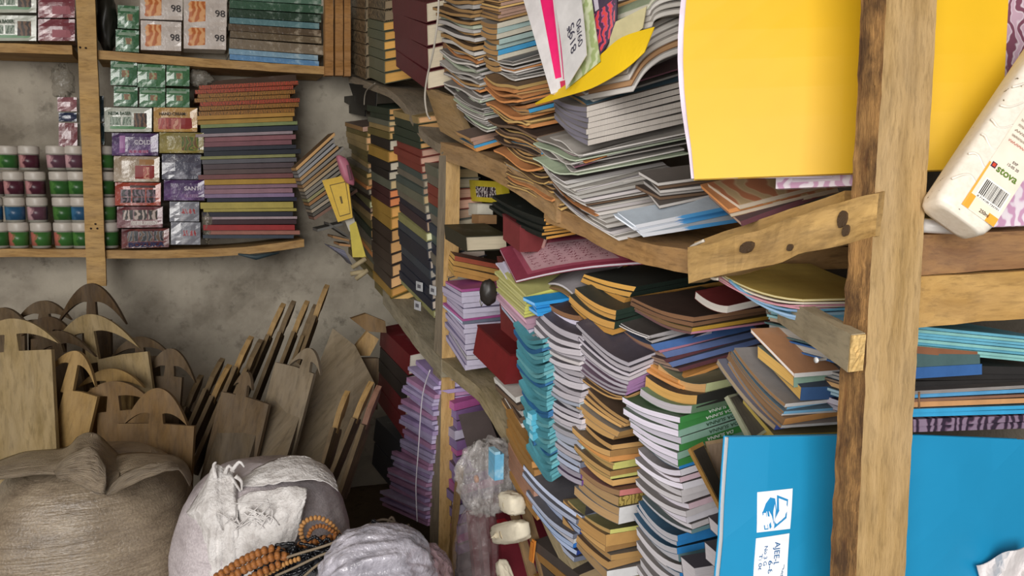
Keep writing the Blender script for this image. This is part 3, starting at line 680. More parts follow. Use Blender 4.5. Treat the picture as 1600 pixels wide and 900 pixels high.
# maroon booklet with frame of writing, on white pages
def rp(x, y, r): return RP(x, y, r)
def quad_book(name, label, cat, tl, tr, br, bl, thick, pg, cv, bulge=None, group=None, over=.0, down=None, pat=None):
    """a closed booklet whose front cover passes through four points; its pages lie behind"""
    nrm = (tr - tl).cross(bl - tl).normalized(); mid = (tl + br) / 2
    if nrm.dot(mid - CO) < 0: nrm = -nrm
    if down is not None: nrm = down
    t = thing(name, label, cat, (bl + br) / 2, group)
    c = .0012
    box = lambda nm, o0, o1, m, ins: box_part(nm, lambda a, b, k: (lambda aa, bb: tl.lerp(tr, aa).lerp(bl.lerp(br, aa), bb) + (bulge(aa, bb) if bulge else V((0, 0, 0))) + nrm * (o0 + (o1 - o0) * k))(ins + a * (1 - 2 * ins), ins + b * (1 - 2 * ins)), m, t, 8, 8, 1, ((tr - tl).length, (bl - tl).length, abs(o1 - o0)))
    box('front_cover', 0, c, pat or cover(cv), 0); box('page_block', c, thick - c, pages(pg), .004); box('back_cover', thick - c, thick, pat or cover(cv), 0)
    return t, nrm
def on_quad(tl, tr, br, bl, bulge=None, off=None):
    def f(a, b): return tl.lerp(tr, a).lerp(bl.lerp(br, a), b) + (bulge(a, b) if bulge else V((0, 0, 0))) + (off or V((0, 0, 0)))
    return f
def decal(name, f, a0, b0, a1, b1, mat, parent, n=4, th=.0004):
    """thin print lying on a surface given by f(a, b)"""
    e = .01; nrm = (f(.5 + e, .5) - f(.5, .5)).cross(f(.5, .5 + e) - f(.5, .5)).normalized()
    if nrm.dot(f(.5, .5) - CO) > 0: nrm = -nrm
    return box_part(name, lambda a, b, c: f(a0 + (a1 - a0) * a, b0 + (b1 - b0) * b) + nrm * (.0002 + th * c), mat, parent, n, n, 1)
def script_marks(f, a0, b0, a1, b1, rows, mat, parent, seed=1, name='script'):
    """rows of flowing pen marks as one printed field"""
    rnd = random.Random(seed); e = .01; nrm = (f(.5 + e, .5) - f(.5, .5)).cross(f(.5, .5 + e) - f(.5, .5)).normalized()
    if nrm.dot(f(.5, .5) - CO) > 0: nrm = -nrm
    verts = []; faces = []; h = (b1 - b0) / rows
    for r in range(rows):
        x = a0; y0 = b0 + (r + .5) * h
        while x < a1 - .01:
            L = rnd.uniform(.02, .06) * (a1 - a0) * 1.4; k = 5; p = rnd.uniform(0, 6); s = len(verts)
            for i in range(k + 1):
                xx = min(a1, x + L * i / k); yy = y0 + h * .26 * math.sin(p + i * 1.5); wdt = h * rnd.uniform(.08, .16)
                verts += [f(xx, yy - wdt) + nrm * .0007, f(xx, yy + wdt) + nrm * .0007]
            for i in range(k): faces.append((s + 2 * i, s + 2 * i + 1, s + 2 * i + 3, s + 2 * i + 2))
            x += L * 1.12
    return addmesh(name, verts, faces, mat, parent)
mq = [RP(781, 388, .01), RP(938, 366, .14), RP(1012, 408, .10), RP(806, 438, .0)]
mb, mn = quad_book('booklet', 'maroon booklet with a pale framed page of flowing script on its cover', 'book', *mq, .006, '#cfc6cf', '#7d2f42', lambda a, b: Z * .008 * math.sin(3.1 * a), down=-Z)
mf = on_quad(*mq, lambda a, b: Z * .008 * math.sin(3.1 * a))
decal('border', mf, .12, .1, .9, .93, cover('#96485a'), mb, 6); decal('text_page', mf, .17, .17, .86, .86, paper('#b08a90'), mb, 6, .0006)
script_marks(mf, .2, .22, .83, .8, 8, plain('#6c2438'), mb, 3)
kind('whitelv', 'exercise_book', '#cfcad8', '#c6c0d0', 'far', False, 'white-leaved booklet')
S('the white sheaf under the maroon booklet', ((780, 398), (804, 444), (1000, 414)), ((782, 412), (806, 456), (1000, 424)), .01, .2,
  seq('whitelv whitelv whitelv whitelv'), 'white-leaved booklets under the maroon booklet', sag=-.003, jit=.01)
# ---------------------------------------------------------------- left end of the middle tier: green book, lettered old books, lilac pile, maroon boxes
kind('bigdark', 'hardback_book', '#d3c6ab', '#343226', 'front', True, 'thick dark green hardback with cream pages')
S('the lettered old books', ((693, 349), (725, 367), (782, 362)), ((698, 374), (727, 393), (782, 391)), -.045, .11, [(1, 'bigdark')], None)
S('the pile under the thick green hardback', ((700, 392), (710, 399), (778, 412)), ((700, 418), (708, 430), (775, 444)), -.002, .14,
  seq('spinered spinetan spinetan spinetan'), 'old books with tan lettered backs', jit=.004)
S('the lilac pile right of the middle post', ((694, 440), (722, 452), (786, 446)), ((698, 532), (728, 580), (786, 573)), -.004, .14,
  seq('magenta:.6 lilacp lilacp:1.4 lilacp lilacp lilacp:1.2 magenta:.5 bluegrey:.7 lilacp lilacp lilacp:1.2 lilacp lilacp:1.1 lilacp darktop:1 lilacp:1.2 lilacp:1.2'), 'lilac exercise books beside the middle post', jit=.004)
def box_case(label, top, bot, r, wv, cv, group=None):
    n = RP(*bot[1], r); u = RP(*bot[0], r) - n; w = RP(*top[1], r) - n; v = R * wv
    t = thing('box_file', label, 'box file', n, group)
    prism('case', n, u, v, w * .93, cover(cv, .55), t); prism('lid', n + w * .94 - u * .01 - v * .01, u * 1.02, v * 1.02, w * .06, cover(mulhex(cv, .8), .5), t)
    return t, n, u, v, w
bx, bn, bu, bv, bw = box_case('maroon box file jutting out over the lower plank', ((748, 509), (798, 553), None), ((739, 552), (788, 601), None), -.012, .12, '#7a2426')
lathe('snap', bn + bw * 1.0 + bu * .25 + bv * .55, Z, [(0, 0), (.005, 0), (.004, .003), (0, .0035)], plain('#c9a184', .3), bx, 10)
bx2, *_ = box_case('tall maroon box file standing behind the yellow-green books', ((776, 400), (800, 420), None), ((783, 520), (806, 545), None), .03, .1, '#74302f')
bx3, bn3, bu3, bv3, bw3 = box_case('maroon box file tilted under the black folders', ((786, 334), (812, 352), None), ((786, 374), (812, 394), None), .0, .12, '#7b3335')
ps = [bn3 + bw3 * .15 + bv3 * .45 - bu3.normalized() * .002, bn3 + bw3 * .6 + bv3 * .52 - bu3.normalized() * .003, bn3 + bw3 * .95 + bv3 * .5 - bu3.normalized() * .002]
tube('strap', ps, .004, plain('#b58a84'), bx3)
# black folders with orange pages
kind('blackfold', 'file_folder', '#d39a4c', '#1d221f', 'front', False, 'black folder with orange page edges', cat='folder')
S('the bundle under the upper plank', ((766, 308), (850, 342), (905, 334)), ((768, 330), (848, 374), (905, 366)), .005, .14,
  seq('blackfold blackfold blackfold blackfold blackfold blackfold'), 'black folders with orange page edges', jit=.006, sag=.004)
# yellow frame with a picture, white box, pouch
yq = [RP(733, 281, .10), RP(782, 284, .10), RP(788, 318, .10), RP(736, 314, .10)]
yt = thing('picture_frame', 'yellow plastic frame with a dark picture behind the middle post', 'frame', yq[3])
panel('frame', yq, .02, plain('#c7b534', .4), yt); yf = on_quad(*yq)
decal('picture', yf, .2, .28, .82, .78, marbled('#2c2530', '#5a4a52', '#c9c2c0', 120), yt)
def small_box(name, label, cat, x0, y0, x1, y1, r, dep, mat, lid=None):
    n = hit(x0, y1, RP(x0, y1, r), D); v = hit(x1, y1, n, D) - n; w = hit(x0, y0, n, D) - n
    t = thing(name, label, cat, n); prism('carton', n, D * dep, v, w * .9, mat, t); prism('flap', n + w * .9, D * dep, v, w * .1, lid or mat, t); return t
small_box('carton', 'small white carton behind the black folders', 'carton', 746, 318, 770, 338, .09, .08, paper('#cfcabc'), paper('#b5b0a4'))
small_box('carton', 'small brown carton standing on the thick green hardback', 'carton', 748, 336, 776, 350, .06, .05, paper('#8d6b48'))
def blob(name, c, rx, ry, rz, mat, parent=None, amp=.15, fr=6, nu=24, nv=14, ax=None, power=1.0, origin=None, seed=0, cre=0.0):
    """a crumpled rounded body on the axes ax"""
    X, Y, W = ax or (V((1, 0, 0)), V((0, 1, 0)), V((0, 0, 1))); verts = []; faces = []; uvs = []
    sg = lambda x: math.copysign(abs(x) ** power, x)
    for j in range(nv + 1):
        th = math.pi * j / nv
        for i in range(nu):
            ph = 2 * math.pi * i / nu; d = V((sg(math.sin(th)) * sg(math.cos(ph)), sg(math.sin(th)) * sg(math.sin(ph)), -sg(math.cos(th))))
            k = 1 + amp * noise.noise(d * fr * .5 + V((seed, 0, 0))) + amp * .8 * (.4 - 2 * abs(noise.noise(d * fr * .8 + V((seed, 3, 1)))))
            if cre: k += cre * (.35 - 2 * abs(noise.noise(V((math.cos(ph) * 2.6, math.sin(ph) * 2.6, th * .55 + seed))))) * math.sin(th) + cre * .5 * (.3 - 2 * abs(noise.noise(V((math.cos(ph) * 5 + th * 1.6, math.sin(ph) * 5, th * 1.3 + seed * 2)))))
            verts.append(c + X * d.x * rx * k + Y * d.y * ry * k + W * d.z * rz * k)
    for j in range(nv):
        for i in range(nu):
            i2 = (i + 1) % nu; faces.append((j * nu + i, j * nu + i2, (j + 1) * nu + i2, (j + 1) * nu + i)); uvs.append([(i / nu, j / nv), ((i + 1) / nu, j / nv), ((i + 1) / nu, (j + 1) / nv), (i / nu, (j + 1) / nv)])
    f, u = fixwind(verts, faces, uvs); return addmesh(name, verts, f, mat, parent, origin, u, smooth=True)
pc = RP(763, 457, -.02)
pt = thing('zip_pouch', 'small black zip pouch hanging beside the lilac pile', 'pouch', pc)
blob('pouch', pc, .02, .014, .03, cover('#2b2724', .35), pt, .1)
tube('zip_pull', [RP(752, 462, -.03), RP(750, 470, -.03), RP(752, 478, -.03), RP(755, 473, -.03), RP(753, 464, -.03)], .0016, plain('#8d8a86', .3), pt, 6)
# ---------------------------------------------------------------- under the beam, beside the near post
kind('khaki', 'file_folder', '#cfc49a', '#b39a52', 'far', False, 'khaki paper folder', cat='folder', pat=None)
kind('wsheet', 'file_folder', '#d8cfc0', '#d3c6b2', 'far', False, 'cream paper folder', cat='folder')
kind('psheet', 'file_folder', '#cf9aa6', '#c88f9c', 'near', False, 'pink paper folder', cat='folder')
kind('bsheet', 'exercise_book', '#8fabc9', '#9fc3da', 'near', False, 'light blue exercise book')
kind('bsheet2', 'exercise_book', '#7d93b5', '#6fb0cf', 'near', False, 'blue exercise book')
kind('osheet', 'exercise_book', '#c99c62', '#9fd0cf', 'near', False, 'orange-edged aqua exercise book')
S('the paper folders under the knotted beam', ((1108, 411), (1256, 468), (1330, 466)), ((1110, 428), (1258, 484), (1330, 484)), .012, .2,
  seq('khaki:1 wsheet:.8 psheet:.7 wsheet:.5 psheet:.7'), 'paper folders under the knotted beam', sag=.008, jit=.003)
S('the blue pile under the paper folders', ((1148, 438), (1272, 484), (1330, 482)), ((1146, 446), (1272, 510), (1330, 508)), .02, .17,
  seq('bsheet2 bsheet bsheet2 bsheet bsheet osheet:1.2'), 'blue exercise books under the paper folders', sag=.007, jit=.008)
kind('sideg', 'booklet', '#8d8478', '#6b6258', 'near', False, 'grey-brown booklet')
S('the small pile behind the cross beam', ((1196, 474), (1216, 498), (1290, 520)), ((1196, 496), (1216, 524), (1290, 545)), .1, .15, seq('sideg sideg sideg'), 'grey-brown booklets behind the cross beam', jit=.004)
# right pile of brown magazines
kind('rustcover', 'booklet', '#d6d0cc', '#b58460', 'near', False, 'thin booklet with a rust-brown cover', spinemat=lambda: paper('#d9d5d2'))
kind('gspine', 'textbook', '#c79f58', '#8fae9c', 'near', False, 'yellow-edged textbook with a pale green back')
kind('bspine', 'textbook', '#c79f58', '#3b5d8c', 'near', False, 'small tan-edged textbook with a dark blue back')
kind('wspine', 'magazine', '#8a6a48', '#d8d5d4', 'near', False, 'brown-edged magazine with a white back', spinemat=lambda: paper('#d8d5d4'))
kind('wbspine', 'magazine', '#8a6a48', '#7ab3d8', 'near', False, 'brown-edged magazine with a light blue back')
kind('ospine', 'magazine', '#8a6a4c', '#d99c5e', 'near', False, 'brown-edged magazine with an orange back')
kind('bluespot', 'magazine', '#9c8a70', '#8f98c0', 'near', False, 'magazine with a blue and white back', spinemat=lambda: marbled('#4a5fb5', '#b5b9cc', '#d8d5d2', 30))
S('the magazines beside the near post', ((1150, 542), (1232, 632), (1318, 622)), ((1126, 566), (1214, 674), (1314, 662)), .012, .18,
  seq('wspine:.9 wbspine:.6 wbspine:.7 wspine:.8 ospine:1.7 wspine:.7 bluespot:1.2'), 'magazines beside the near post', sag=.004, jit=.004)
S('the brown magazines', ((1206, 556), (1252, 606), (1322, 600)), ((1200, 570), (1250, 628), (1320, 622)), .03, .12, [(1, 'bspine')], None)
S('the dark blue textbook', ((1192, 536), (1242, 584), (1316, 576)), ((1190, 560), (1242, 606), (1316, 598)), .026, .13, [(1, 'gspine')], None)
S('the pale green textbook', ((1166, 513), (1238, 582), (1302, 575)), ((1166, 519), (1238, 589), (1302, 581)), .018, .13, [(1, 'rustcover')], None)
kind('olivefold', 'file_folder', '#b09a50', '#a08a44', 'near', False, 'olive cardboard folder', cat='folder')
S('the rear of the blue folder', ((1160, 612), (1208, 676), (1320, 664)), ((1160, 660), (1208, 720), (1320, 710)), .014, .18, [(1, 'olivefold')], None)
# leaning clipboards in front of the green backs
def leaning(label, pts, r, tilt, th, mat_f, mat_e, name='clipboard', cat='clipboard'):
    tl, tr, br, bl = [RP(x, y, rr) for (x, y), rr in zip(pts, r)]
    t = thing(name, label, cat, (bl + br) / 2)
    panel('board', [tl, tr, br, bl], th, mat_e, t, 4, 4)
    f = on_quad(tl, tr, br, bl); decal('cover_sheet', f, .1, .06, .95, .94, mat_f, t); return t, f
cl, cf = leaning('grey-green clipboard leaning before the green lettered backs', ((1137, 618), (1152, 614), (1202, 672), (1176, 690)), (-.01, .02, .02, -.01), 0, .006, cover('#4b473f'), cover('#8d8f78'))
cl2, _ = leaning('small dark card with a tan edge leaning on the white pile', ((1078, 700), (1098, 690), (1142, 790), (1130, 800)), (-.01, .02, .02, -.01), 0, .006, cover('#3d3832'), cover('#a27c44'), 'card', 'card')
cl3, _ = leaning('brown card behind the dark card, against the blue folder', ((1102, 690), (1136, 684), (1140, 780), (1122, 782)), (.03, .06, .06, .03), 0, .004, cover('#7d6a58'), cover('#8d7658'), 'card', 'card')
kind('nb_dark', 'notebook', '#c6c1c6', '#524e56', 'far', False, 'dark-topped grey notebook')
S('the bright blue backs, touching the blue folder', ((1106, 806), (1130, 826), (1160, 820)), ((1110, 826), (1134, 850), (1160, 842)), .004, .1, [(1, 'nb_dark')], None)
S('the grey pile at the lower edge', ((1066, 868), (1084, 884), (1134, 872)), ((1070, 905), (1090, 925), (1134, 915)), -.006, .12, [(1, 'nb_dark')], None)
S('the pile left of the blue folder, halfway down', ((1100, 846), (1126, 868), (1160, 860)), ((1102, 872), (1128, 898), (1160, 890)), .0, .1, [(1, 'nb_dark')], None)
# big blue folder
def fold_quad(pts, ds): return [P(x, y, d) for (x, y), d in zip(pts, ds)]
bq = fold_quad([(1139, 683), (1604, 676), (1612, 1120), (1110, 1120)], [.83, .90, .90, .80])
bfb = lambda a, b: (bq[1] - bq[0]).cross(bq[3] - bq[0]).normalized() * -(.012 * math.sin(3.1 * a) * b + .004 * noise.noise(V((a * 3, b * 4, 0)))) - Z * (.010 * max(0, (a - .55)) * 2 * (1 - b))
def big_folder(label, q, cv, pg, bul, th):
    t, nrm = quad_book('file_folder', label, 'folder', q[0], q[1], q[2], q[3], th, pg, cv, bul); return t, on_quad(*q, bul)
bt, bf = big_folder('large bright blue folder with a white printed label standing by the near post', bq, '#2a9fd4', '#e4e8ee', bfb, .014)
for o_ in bt.children:
    if 'cover' in o_.name: o_.data.materials[0] = smoothcover('#1a86b4')
# label: position along the folder in pixels
def inv(px, py):
    """fractions (a, b) on the blue folder seen at a pixel"""
    a = b = .3
    for _ in range(40):
        p = bf(a, b); c = CR.transposed() @ (p - CO); x = 800 + F * c.x / -c.z; y = 450 - F * c.y / -c.z
        a += (px - x) / 470.0; b += (py - y) / 440.0
    return a, b
def lab_quad(name, px, mat, th=.0006):
    uv = [inv(*p) for p in px]
    def g(s, t):
        a = (uv[0][0] * (1 - s) + uv[1][0] * s) * (1 - t) + (uv[3][0] * (1 - s) + uv[2][0] * s) * t
        b = (uv[0][1] * (1 - s) + uv[1][1] * s) * (1 - t) + (uv[3][1] * (1 - s) + uv[2][1] * s) * t
        return bf(a, b)
    decal(name, g, 0, 0, 1, 1, mat, bt, 4, th); return g
WHT = plain('#e8ebf0', .45); BLU = plain('#1f86bf', .45)
g1 = lab_quad('logo_label', [(1183, 769), (1238, 763), (1234, 826), (1182, 832)], WHT)
g2 = lab_quad('text_label', [(1181, 841), (1233, 833), (1226, 1010), (1172, 1016)], WHT)
def poly_on(g, pts, mat, parent, name, off=.0009):
    nrm = -(g(1, 0) - g(0, 0)).cross(g(0, 1) - g(0, 0)).normalized()
    if nrm.dot(g(.5, .5) - CO) > 0: nrm = -nrm
    return addmesh(name, [g(*p) + nrm * off for p in pts], [tuple(range(len(pts)))], mat, parent)
# the emblem: an open book with a stack of books before it
poly_on(g1, [(.55, .12), (.88, .26), (.86, .72), (.5, .95), (.56, .5)], BLU, bt, 'emblem_book')
poly_on(g1, [(.60, .2), (.84, .3), (.83, .48), (.62, .5)], WHT, bt, 'emblem_page', .0013); poly_on(g1, [(.61, .54), (.83, .52), (.81, .68), (.57, .84)], WHT, bt, 'emblem_page', .0013)
poly_on(g1, [(.36, .16), (.5, .2), (.56, .5), (.5, .86), (.42, .62), (.34, .5), (.16, .5), (.24, .3)], BLU, bt, 'emblem_block')
poly_on(g1, [(.14, .5), (.26, .5), (.34, .95), (.22, .95)], BLU, bt, 'emblem_spine', .0009); poly_on(g1, [(.17, .53), (.245, .53), (.315, .92), (.24, .92)], WHT, bt, 'emblem_spine', .0013)
poly_on(g1, [(.28, .5), (.33, .5), (.43, .9), (.38, .95)], BLU, bt, 'emblem_spine', .0009)
def side_text(s, a, b, size_a, ln, mat):
    O = g2(a, b); X = g2(a, b + .2) - O; Y = g2(a + .1, b) - O
    nrm = X.cross(Y).normalized(); nrm = -nrm if nrm.dot(O - CO) > 0 else nrm
    lettering(s, O + nrm * .0009, X, Y, size_a * (g2(1, .3) - g2(0, .3)).length, mat, bt, 'lettering', ln, .012)
DB = plain('#1d5d94', .5)
side_text('Designers', .80, .27, .11, .036, plain('#2a5d88', .5)); side_text('AJEE-DAZZA ENT.', .58, .06, .165, .078, DB); side_text('6-8 PE', .42, .22, .13, .030, DB)
side_text('No 3 GYARANYA', .27, .08, .10, .056, DB); side_text('T: 066-322', .13, .15, .10, .040, DB)
# crumpled white paper in front of the blue folder
wp = thing('paper_scrap', 'crumpled white paper at the lower right corner of the picture', 'paper', P(1565, 900, .868))
def wpf(a, b): return P(1527 + 80 * a + 22 * b * (1 - a), 884 - 33 * a + 2.5 * math.sin(9 * a) + 90 * b, .868 + .008 * math.sin(7 * a + 5 * b) + .004 * noise.noise(V((a * 6, b * 6, 0))))
box_part('sheet', lambda a, b, c: wpf(a, b) + D * .0012 * c, paper('#dcd6d6'), wp, 14, 10, 1)
# big yellow folder behind the near post
yq2 = fold_quad([(1085, -90), (1580, -90), (1562, 262), (1085, 280)], [.93, .865, .845, .93])
def yb(a, b):
    n = (yq2[1] - yq2[0]).cross(yq2[3] - yq2[0]).normalized()
    bow = -.014 * math.sin(3.14 * min(1, b * 1.05)) * max(0, 1 - a * 5)
    return (yq2[1] - yq2[0]).normalized() * bow + n * (-.006 * math.sin(3 * a) * math.sin(3 * b)) - Z * .0
yt2, yf2 = big_folder('large bright yellow folder standing behind the near post', yq2, '#f2c218', '#e6d8e6', yb, .012)
for o_ in yt2.children:
    if 'cover' in o_.name: o_.data.materials[0] = smoothcover('#dcae14')
q5 = fold_quad([(1078, -90), (1300, -90), (1300, 278), (1080, 279)], [.936, .91, .91, .936])
panel('inner_sheet', q5, .001, paper('#dccfdc'), yt2, 8, 10, lambda a, b: yb(a * .45, b) * 1.15)
# pink patterned exercise books behind and below the yellow folder
PINKP = marbled('#c89ab8', '#e0d0dc', '#e8dde4', 60)
def flat_book(label, pts, ds, th, pg, pat, name='exercise_book', group=None):
    q4 = fold_quad(pts, ds); t, n = quad_book(name, label, 'book', *q4, th, pg, '#dcc6d4', None, group, pat=pat); return t, on_quad(*q4)
fb, ff = flat_book('pale pink patterned exercise book peeping out below the yellow folder', [(1213, 250), (1336, 246), (1336, 290), (1212, 295)], [.95, .90, .90, .95], .01, '#d9cfd6', PINKP)
decal('label_panel', ff, .22, .1, .82, .8, paper('#e0d2da'), fb)
f2, ff2 = flat_book('pink patterned exercise book standing behind the white bottle', [(1588, 120), (1720, 110), (1610, 352), (1510, 356)], [.86, .88, .86, .84], .008, '#e0d6dc', PINKP)
f3, ff3 = flat_book('pink and plum patterned book at the upper right corner', [(1566, -20), (1700, -20), (1690, 150), (1560, 190)], [.92, .94, .94, .92], .01, '#cfc6cc', marbled('#7d4a5c', '#dccdd5', '#c3a3b3', 60))
# ---------------------------------------------------------------- white plastic bottle
ax = (P(1600, 80, .78) - P(1490, 246, .76)).normalized()
bo = P(1486, 347, .755)
view = (bo - CO).normalized(); Xb = (P(1520, 367, .755) - P(1445, 330, .755)); Xb = (Xb - ax * Xb.dot(ax)).normalized(); Nb = Xb.cross(ax).normalized()
if Nb.dot(view) > 0: Nb = -Nb
Xb2 = (Xb + Nb * -.0).normalized()
HW, HD, HL = .0325, .02, .30
bt3 = thing('plastic_bottle', 'white ribbed plastic bottle with an orange and green label lying against the yellow folder', 'bottle', bo)
verts = []; faces = []; uvs = []; seg = 36; prof = [(0.0, .0), (.0, .80), (.004, .93), (.012, 1.0), (.12, 1.0), (.20, .985), (.25, .97), (.27, .85), (.285, .5), (.29, .3)]
prof2 = []
for i in range(len(prof) - 1):
    for k in range(4):
        t = k / 4; prof2.append((prof[i][0] + (prof[i + 1][0] - prof[i][0]) * t, prof[i][1] + (prof[i + 1][1] - prof[i][1]) * t))
prof2.append(prof[-1])
for h, s in prof2:
    for k in range(seg):
        a = 2 * math.pi * k / seg; e = .42
        cx = math.copysign(abs(math.cos(a)) ** e, math.cos(a)); cy = math.copysign(abs(math.sin(a)) ** e, math.sin(a))
        verts.append(bo + ax * h + Xb * cx * HW * max(s, .002) + Nb * cy * HD * max(s, .002))
for i in range(len(prof2) - 1):
    for k in range(seg):
        k2 = (k + 1) % seg; faces.append((i * seg + k, i * seg + k2, (i + 1) * seg + k2, (i + 1) * seg + k)); uvs.append([(0, 0)] * 4)
faces.append(tuple(range((len(prof2) - 1) * seg, len(prof2) * seg))); uvs.append([(0, 0)] * seg)
fw, uw = fixwind(verts, faces, uvs)
m = NT('bottle_plastic', .32); v = m.coord('Object', (1, 1, 1)); sp = m.noise(v, 160, 2)
m.col(m.ramp(sp, [(.27, lin('#6d5f48')), (.30, lin('#d9cfc0')), (.6, lin('#e2dacd'))]))
addmesh('body', verts, fw, m.m, bt3, None, uw, smooth=True)
lathe('cap', bo + ax * .288, ax, [(0, 0), (.012, 0), (.012, .03), (0, .03)], plain('#e8e2d6', .3), bt3)
for i in range(9):                                       # raised ribs along the left shoulder
    h = .028 + i * .026; s0 = bo + Nb * HD * .97
    pts = [s0 + ax * (h + .008 * math.sin(k / 6 * 3.1 + i)) - Xb * (HW * .94 - k / 6 * .021) + Nb * (.0 if k else -.002) + ax * k * .0016 for k in range(7)]
    tube('rib', spline(pts, 3), lambda t: .0013, plain('#e4dccf', .3), bt3, 6)
def bl(a, h, off=.0006): return bo + Nb * (HD + off) + Xb * a + ax * h
def bpanel(name, a0, h0, a1, h1, mat, off=.0006):
    return addmesh(name, [bl(a0, h0, off), bl(a1, h0, off), bl(a1, h1, off), bl(a0, h1, off)], [(0, 1, 2, 3)] if Xb.cross(ax).dot(Nb) > 0 else [(3, 2, 1, 0)], mat, bt3)
bpanel('label', -.010, .010, .029, .24, plain('#e9dccb', .4)); bpanel('label_stripe', -.010, .010, -.002, .026, plain('#efa23a', .4), .0008); bpanel('label_stripe', .018, .010, .029, .02, plain('#efa23a', .4), .0008); bpanel('label_stripe', -.010, .010, -.0078, .066, plain('#efa948', .4), .0009); bpanel('label_stripe', -.002, .012, .018, .024, plain('#ecdcc4', .4), .0009)
bpanel('barcode_panel', -.004, .026, .026, .050, plain('#efeae2', .4), .0009)
x = -.002; rr = random.Random(5)
while x < .024:
    wdt = rr.choice((.0004, .0006, .001)); bpanel('barcode_bar', x, .030, x + wdt, .048, plain('#1c1a1a'), .0012); x += wdt + rr.choice((.0005, .0007, .001))
def btext(s, a, h, size, col, ln=None, bold=.01): return lettering(s, bl(a, h, .0013), Xb, ax, size, plain(col), bt3, 'lettering', ln, bold)
btext('stova', .0, .061, .0085, '#5d7a2c', .024, .02); btext('8 714100 735701', -.002, .0265, .002, '#1c1a1a', .026); btext('250ml', .008, .014, .004, '#3a2a1c', .011, .02)
btext('EXP', .010, .078, .003, '#4a4644', .006); btext('12-05 20', .006, .073, .003, '#4a4644', .014)
bpanel('emblem', -.007, .062, -.0015, .068, plain('#2b2440'), .0012); bpanel('emblem', -.006, .063, -.0025, .067, plain('#c8452c'), .0014)
def blf(a, b): return bl(-.008 + .036 * a, .235 - .235 * b, .0007)
for k in range(18):
    script_marks(blf, .06, .10 + k * .028, .98 if k % 4 else .6, .10 + k * .028 + .02, 1, plain('#b5503c' if k % 5 == 2 else '#6d5a4a'), bt3, k, 'small_print')
# white cloth or tube behind the bottle's foot
wt = tag(tube('plastic_tube', [P(1440, 352, .80), P(1475, 354, .80), P(1520, 356, .81)], lambda t: .008, plain('#d8d2cc', .3)), 'white flattened tube lying behind the bottle on the upper right beam', 'tube')
# ---------------------------------------------------------------- right of the near post, between beams and blue folder
def pilep(where, top, bot, d, wv, layers, group, jit=.003, yawr=0.0, ln=.2, cat='book', sag=0.0, gap=.9):
    """a pile whose lower left near corner shows at top/bot = (left, right) pixels at depth d; it reaches away from the viewer"""
    n0, n1 = P(*top[0], d), P(*bot[0], d); e0, e1 = hit(*top[1], n0, D), hit(*bot[1], n1, D); tot = sum(x[0] for x in layers); acc = 0
    for i, (h, k) in enumerate(layers):
        c0, c1 = acc / tot, (acc + h) / tot; acc += h; name, pg, cv, sp, hard, look, kw = KIND[k]
        n = n0.lerp(n1, c1); w = (n0.lerp(n1, c0) - n) * gap; v = e0.lerp(e1, c1) - n; n = n + v.normalized() * random.uniform(-jit, jit) - D * random.uniform(0, jit)
        lab = f"{look}, {ordinal(i)} in {where}" if len(layers) > 1 else f"{look}, lying on {where}"
        sm = kw.get('spinemat')
        book(name, lab, kw.get('cat', cat), group if len(layers) > 1 else None, n, D * ln, v, w, pg, cv, sp, hard, (lambda a, b: -sag * 4 * b * (1 - b)) if sag else None, kw.get('pat'), spinemat=sm() if sm else None)
kind('cyl', 'exercise_book', '#9fc7cf', '#6fb6cf', 'near', False, 'thin cyan exercise book'); kind('cyl2', 'exercise_book', '#9fc7cf', '#8fc9c6', 'near', False, 'thin aqua exercise book')
kind('dteal', 'textbook', '#b5b0a8', '#4f6a6c', 'near', True, 'grey-teal textbook'); kind('dblue', 'textbook', '#b5b0a8', '#3b68a5', 'near', True, 'blue textbook'); kind('rustb', 'textbook', '#b5a08a', '#8a5c42', 'near', False, 'rust-brown booklet')
kind('blackb', 'textbook', '#3a3634', '#2c2a2a', 'near', False, 'black-covered book'); kind('greyl', 'magazine', '#a8a39f', '#8f8a88', 'near', False, 'grey magazine'); kind('bluel', 'magazine', '#a8a39f', '#5aa0cf', 'near', False, 'magazine with a blue back')
kind('orl', 'magazine', '#c9a070', '#cf9a68', 'near', False, 'magazine with a peach back'); kind('cyb', 'magazine', '#a8c3d0', '#3aa5d8', 'near', False, 'magazine with a bright cyan back'); kind('brl', 'magazine', '#8f7a68', '#8a6450', 'near', False, 'brown magazine')
kind('swirl', 'book', '#b9b3bd', '#5c4a5c', 'near', False, 'book with a purple swirled cover', pat=marbled('#33283a', '#6a5268', '#8d7a90', 60))
pilep('the fanned cyan pile below the right beams', ((1400, 505), (1640, 528)), ((1400, 545), (1620, 566)), .84, .2, seq('cyl cyl2 cyl cyl cyl2 cyl cyl2 cyl2'), 'thin cyan exercise books below the right beams', jit=.012)
pilep('the dark books right of the near post', ((1400, 536), (1520, 552)), ((1400, 592), (1530, 584)), .83, .2, seq('rustb:.6 dteal:1.1 dblue:.9'), 'dark books right of the near post', jit=.004)
pilep('the black books behind the blue textbook', ((1400, 566), (1640, 575)), ((1400, 608), (1640, 602)), .86, .2, seq('blackb blackb blackb'), 'black books behind the blue textbook', jit=.008)
pilep('the flat magazines above the blue folder', ((1400, 610), (1640, 596)), ((1400, 652), (1640, 645)), .84, .2, seq('greyl:.7 bluel:.8 brl:.6 orl:1.1 cyb:.8 cyb:.9'), 'flat magazines above the blue folder', jit=.005)
pilep('the swirled books just above the blue folder', ((1400, 652), (1640, 640)), ((1400, 676), (1640, 668)), .85, .2, seq('swirl swirl'), 'swirled books above the blue folder', jit=.008)
tube('rubber_band', [P(1436, y, .825) for y in (612, 624, 637)], .0012, plain('#7d5a3c'), None, 6)
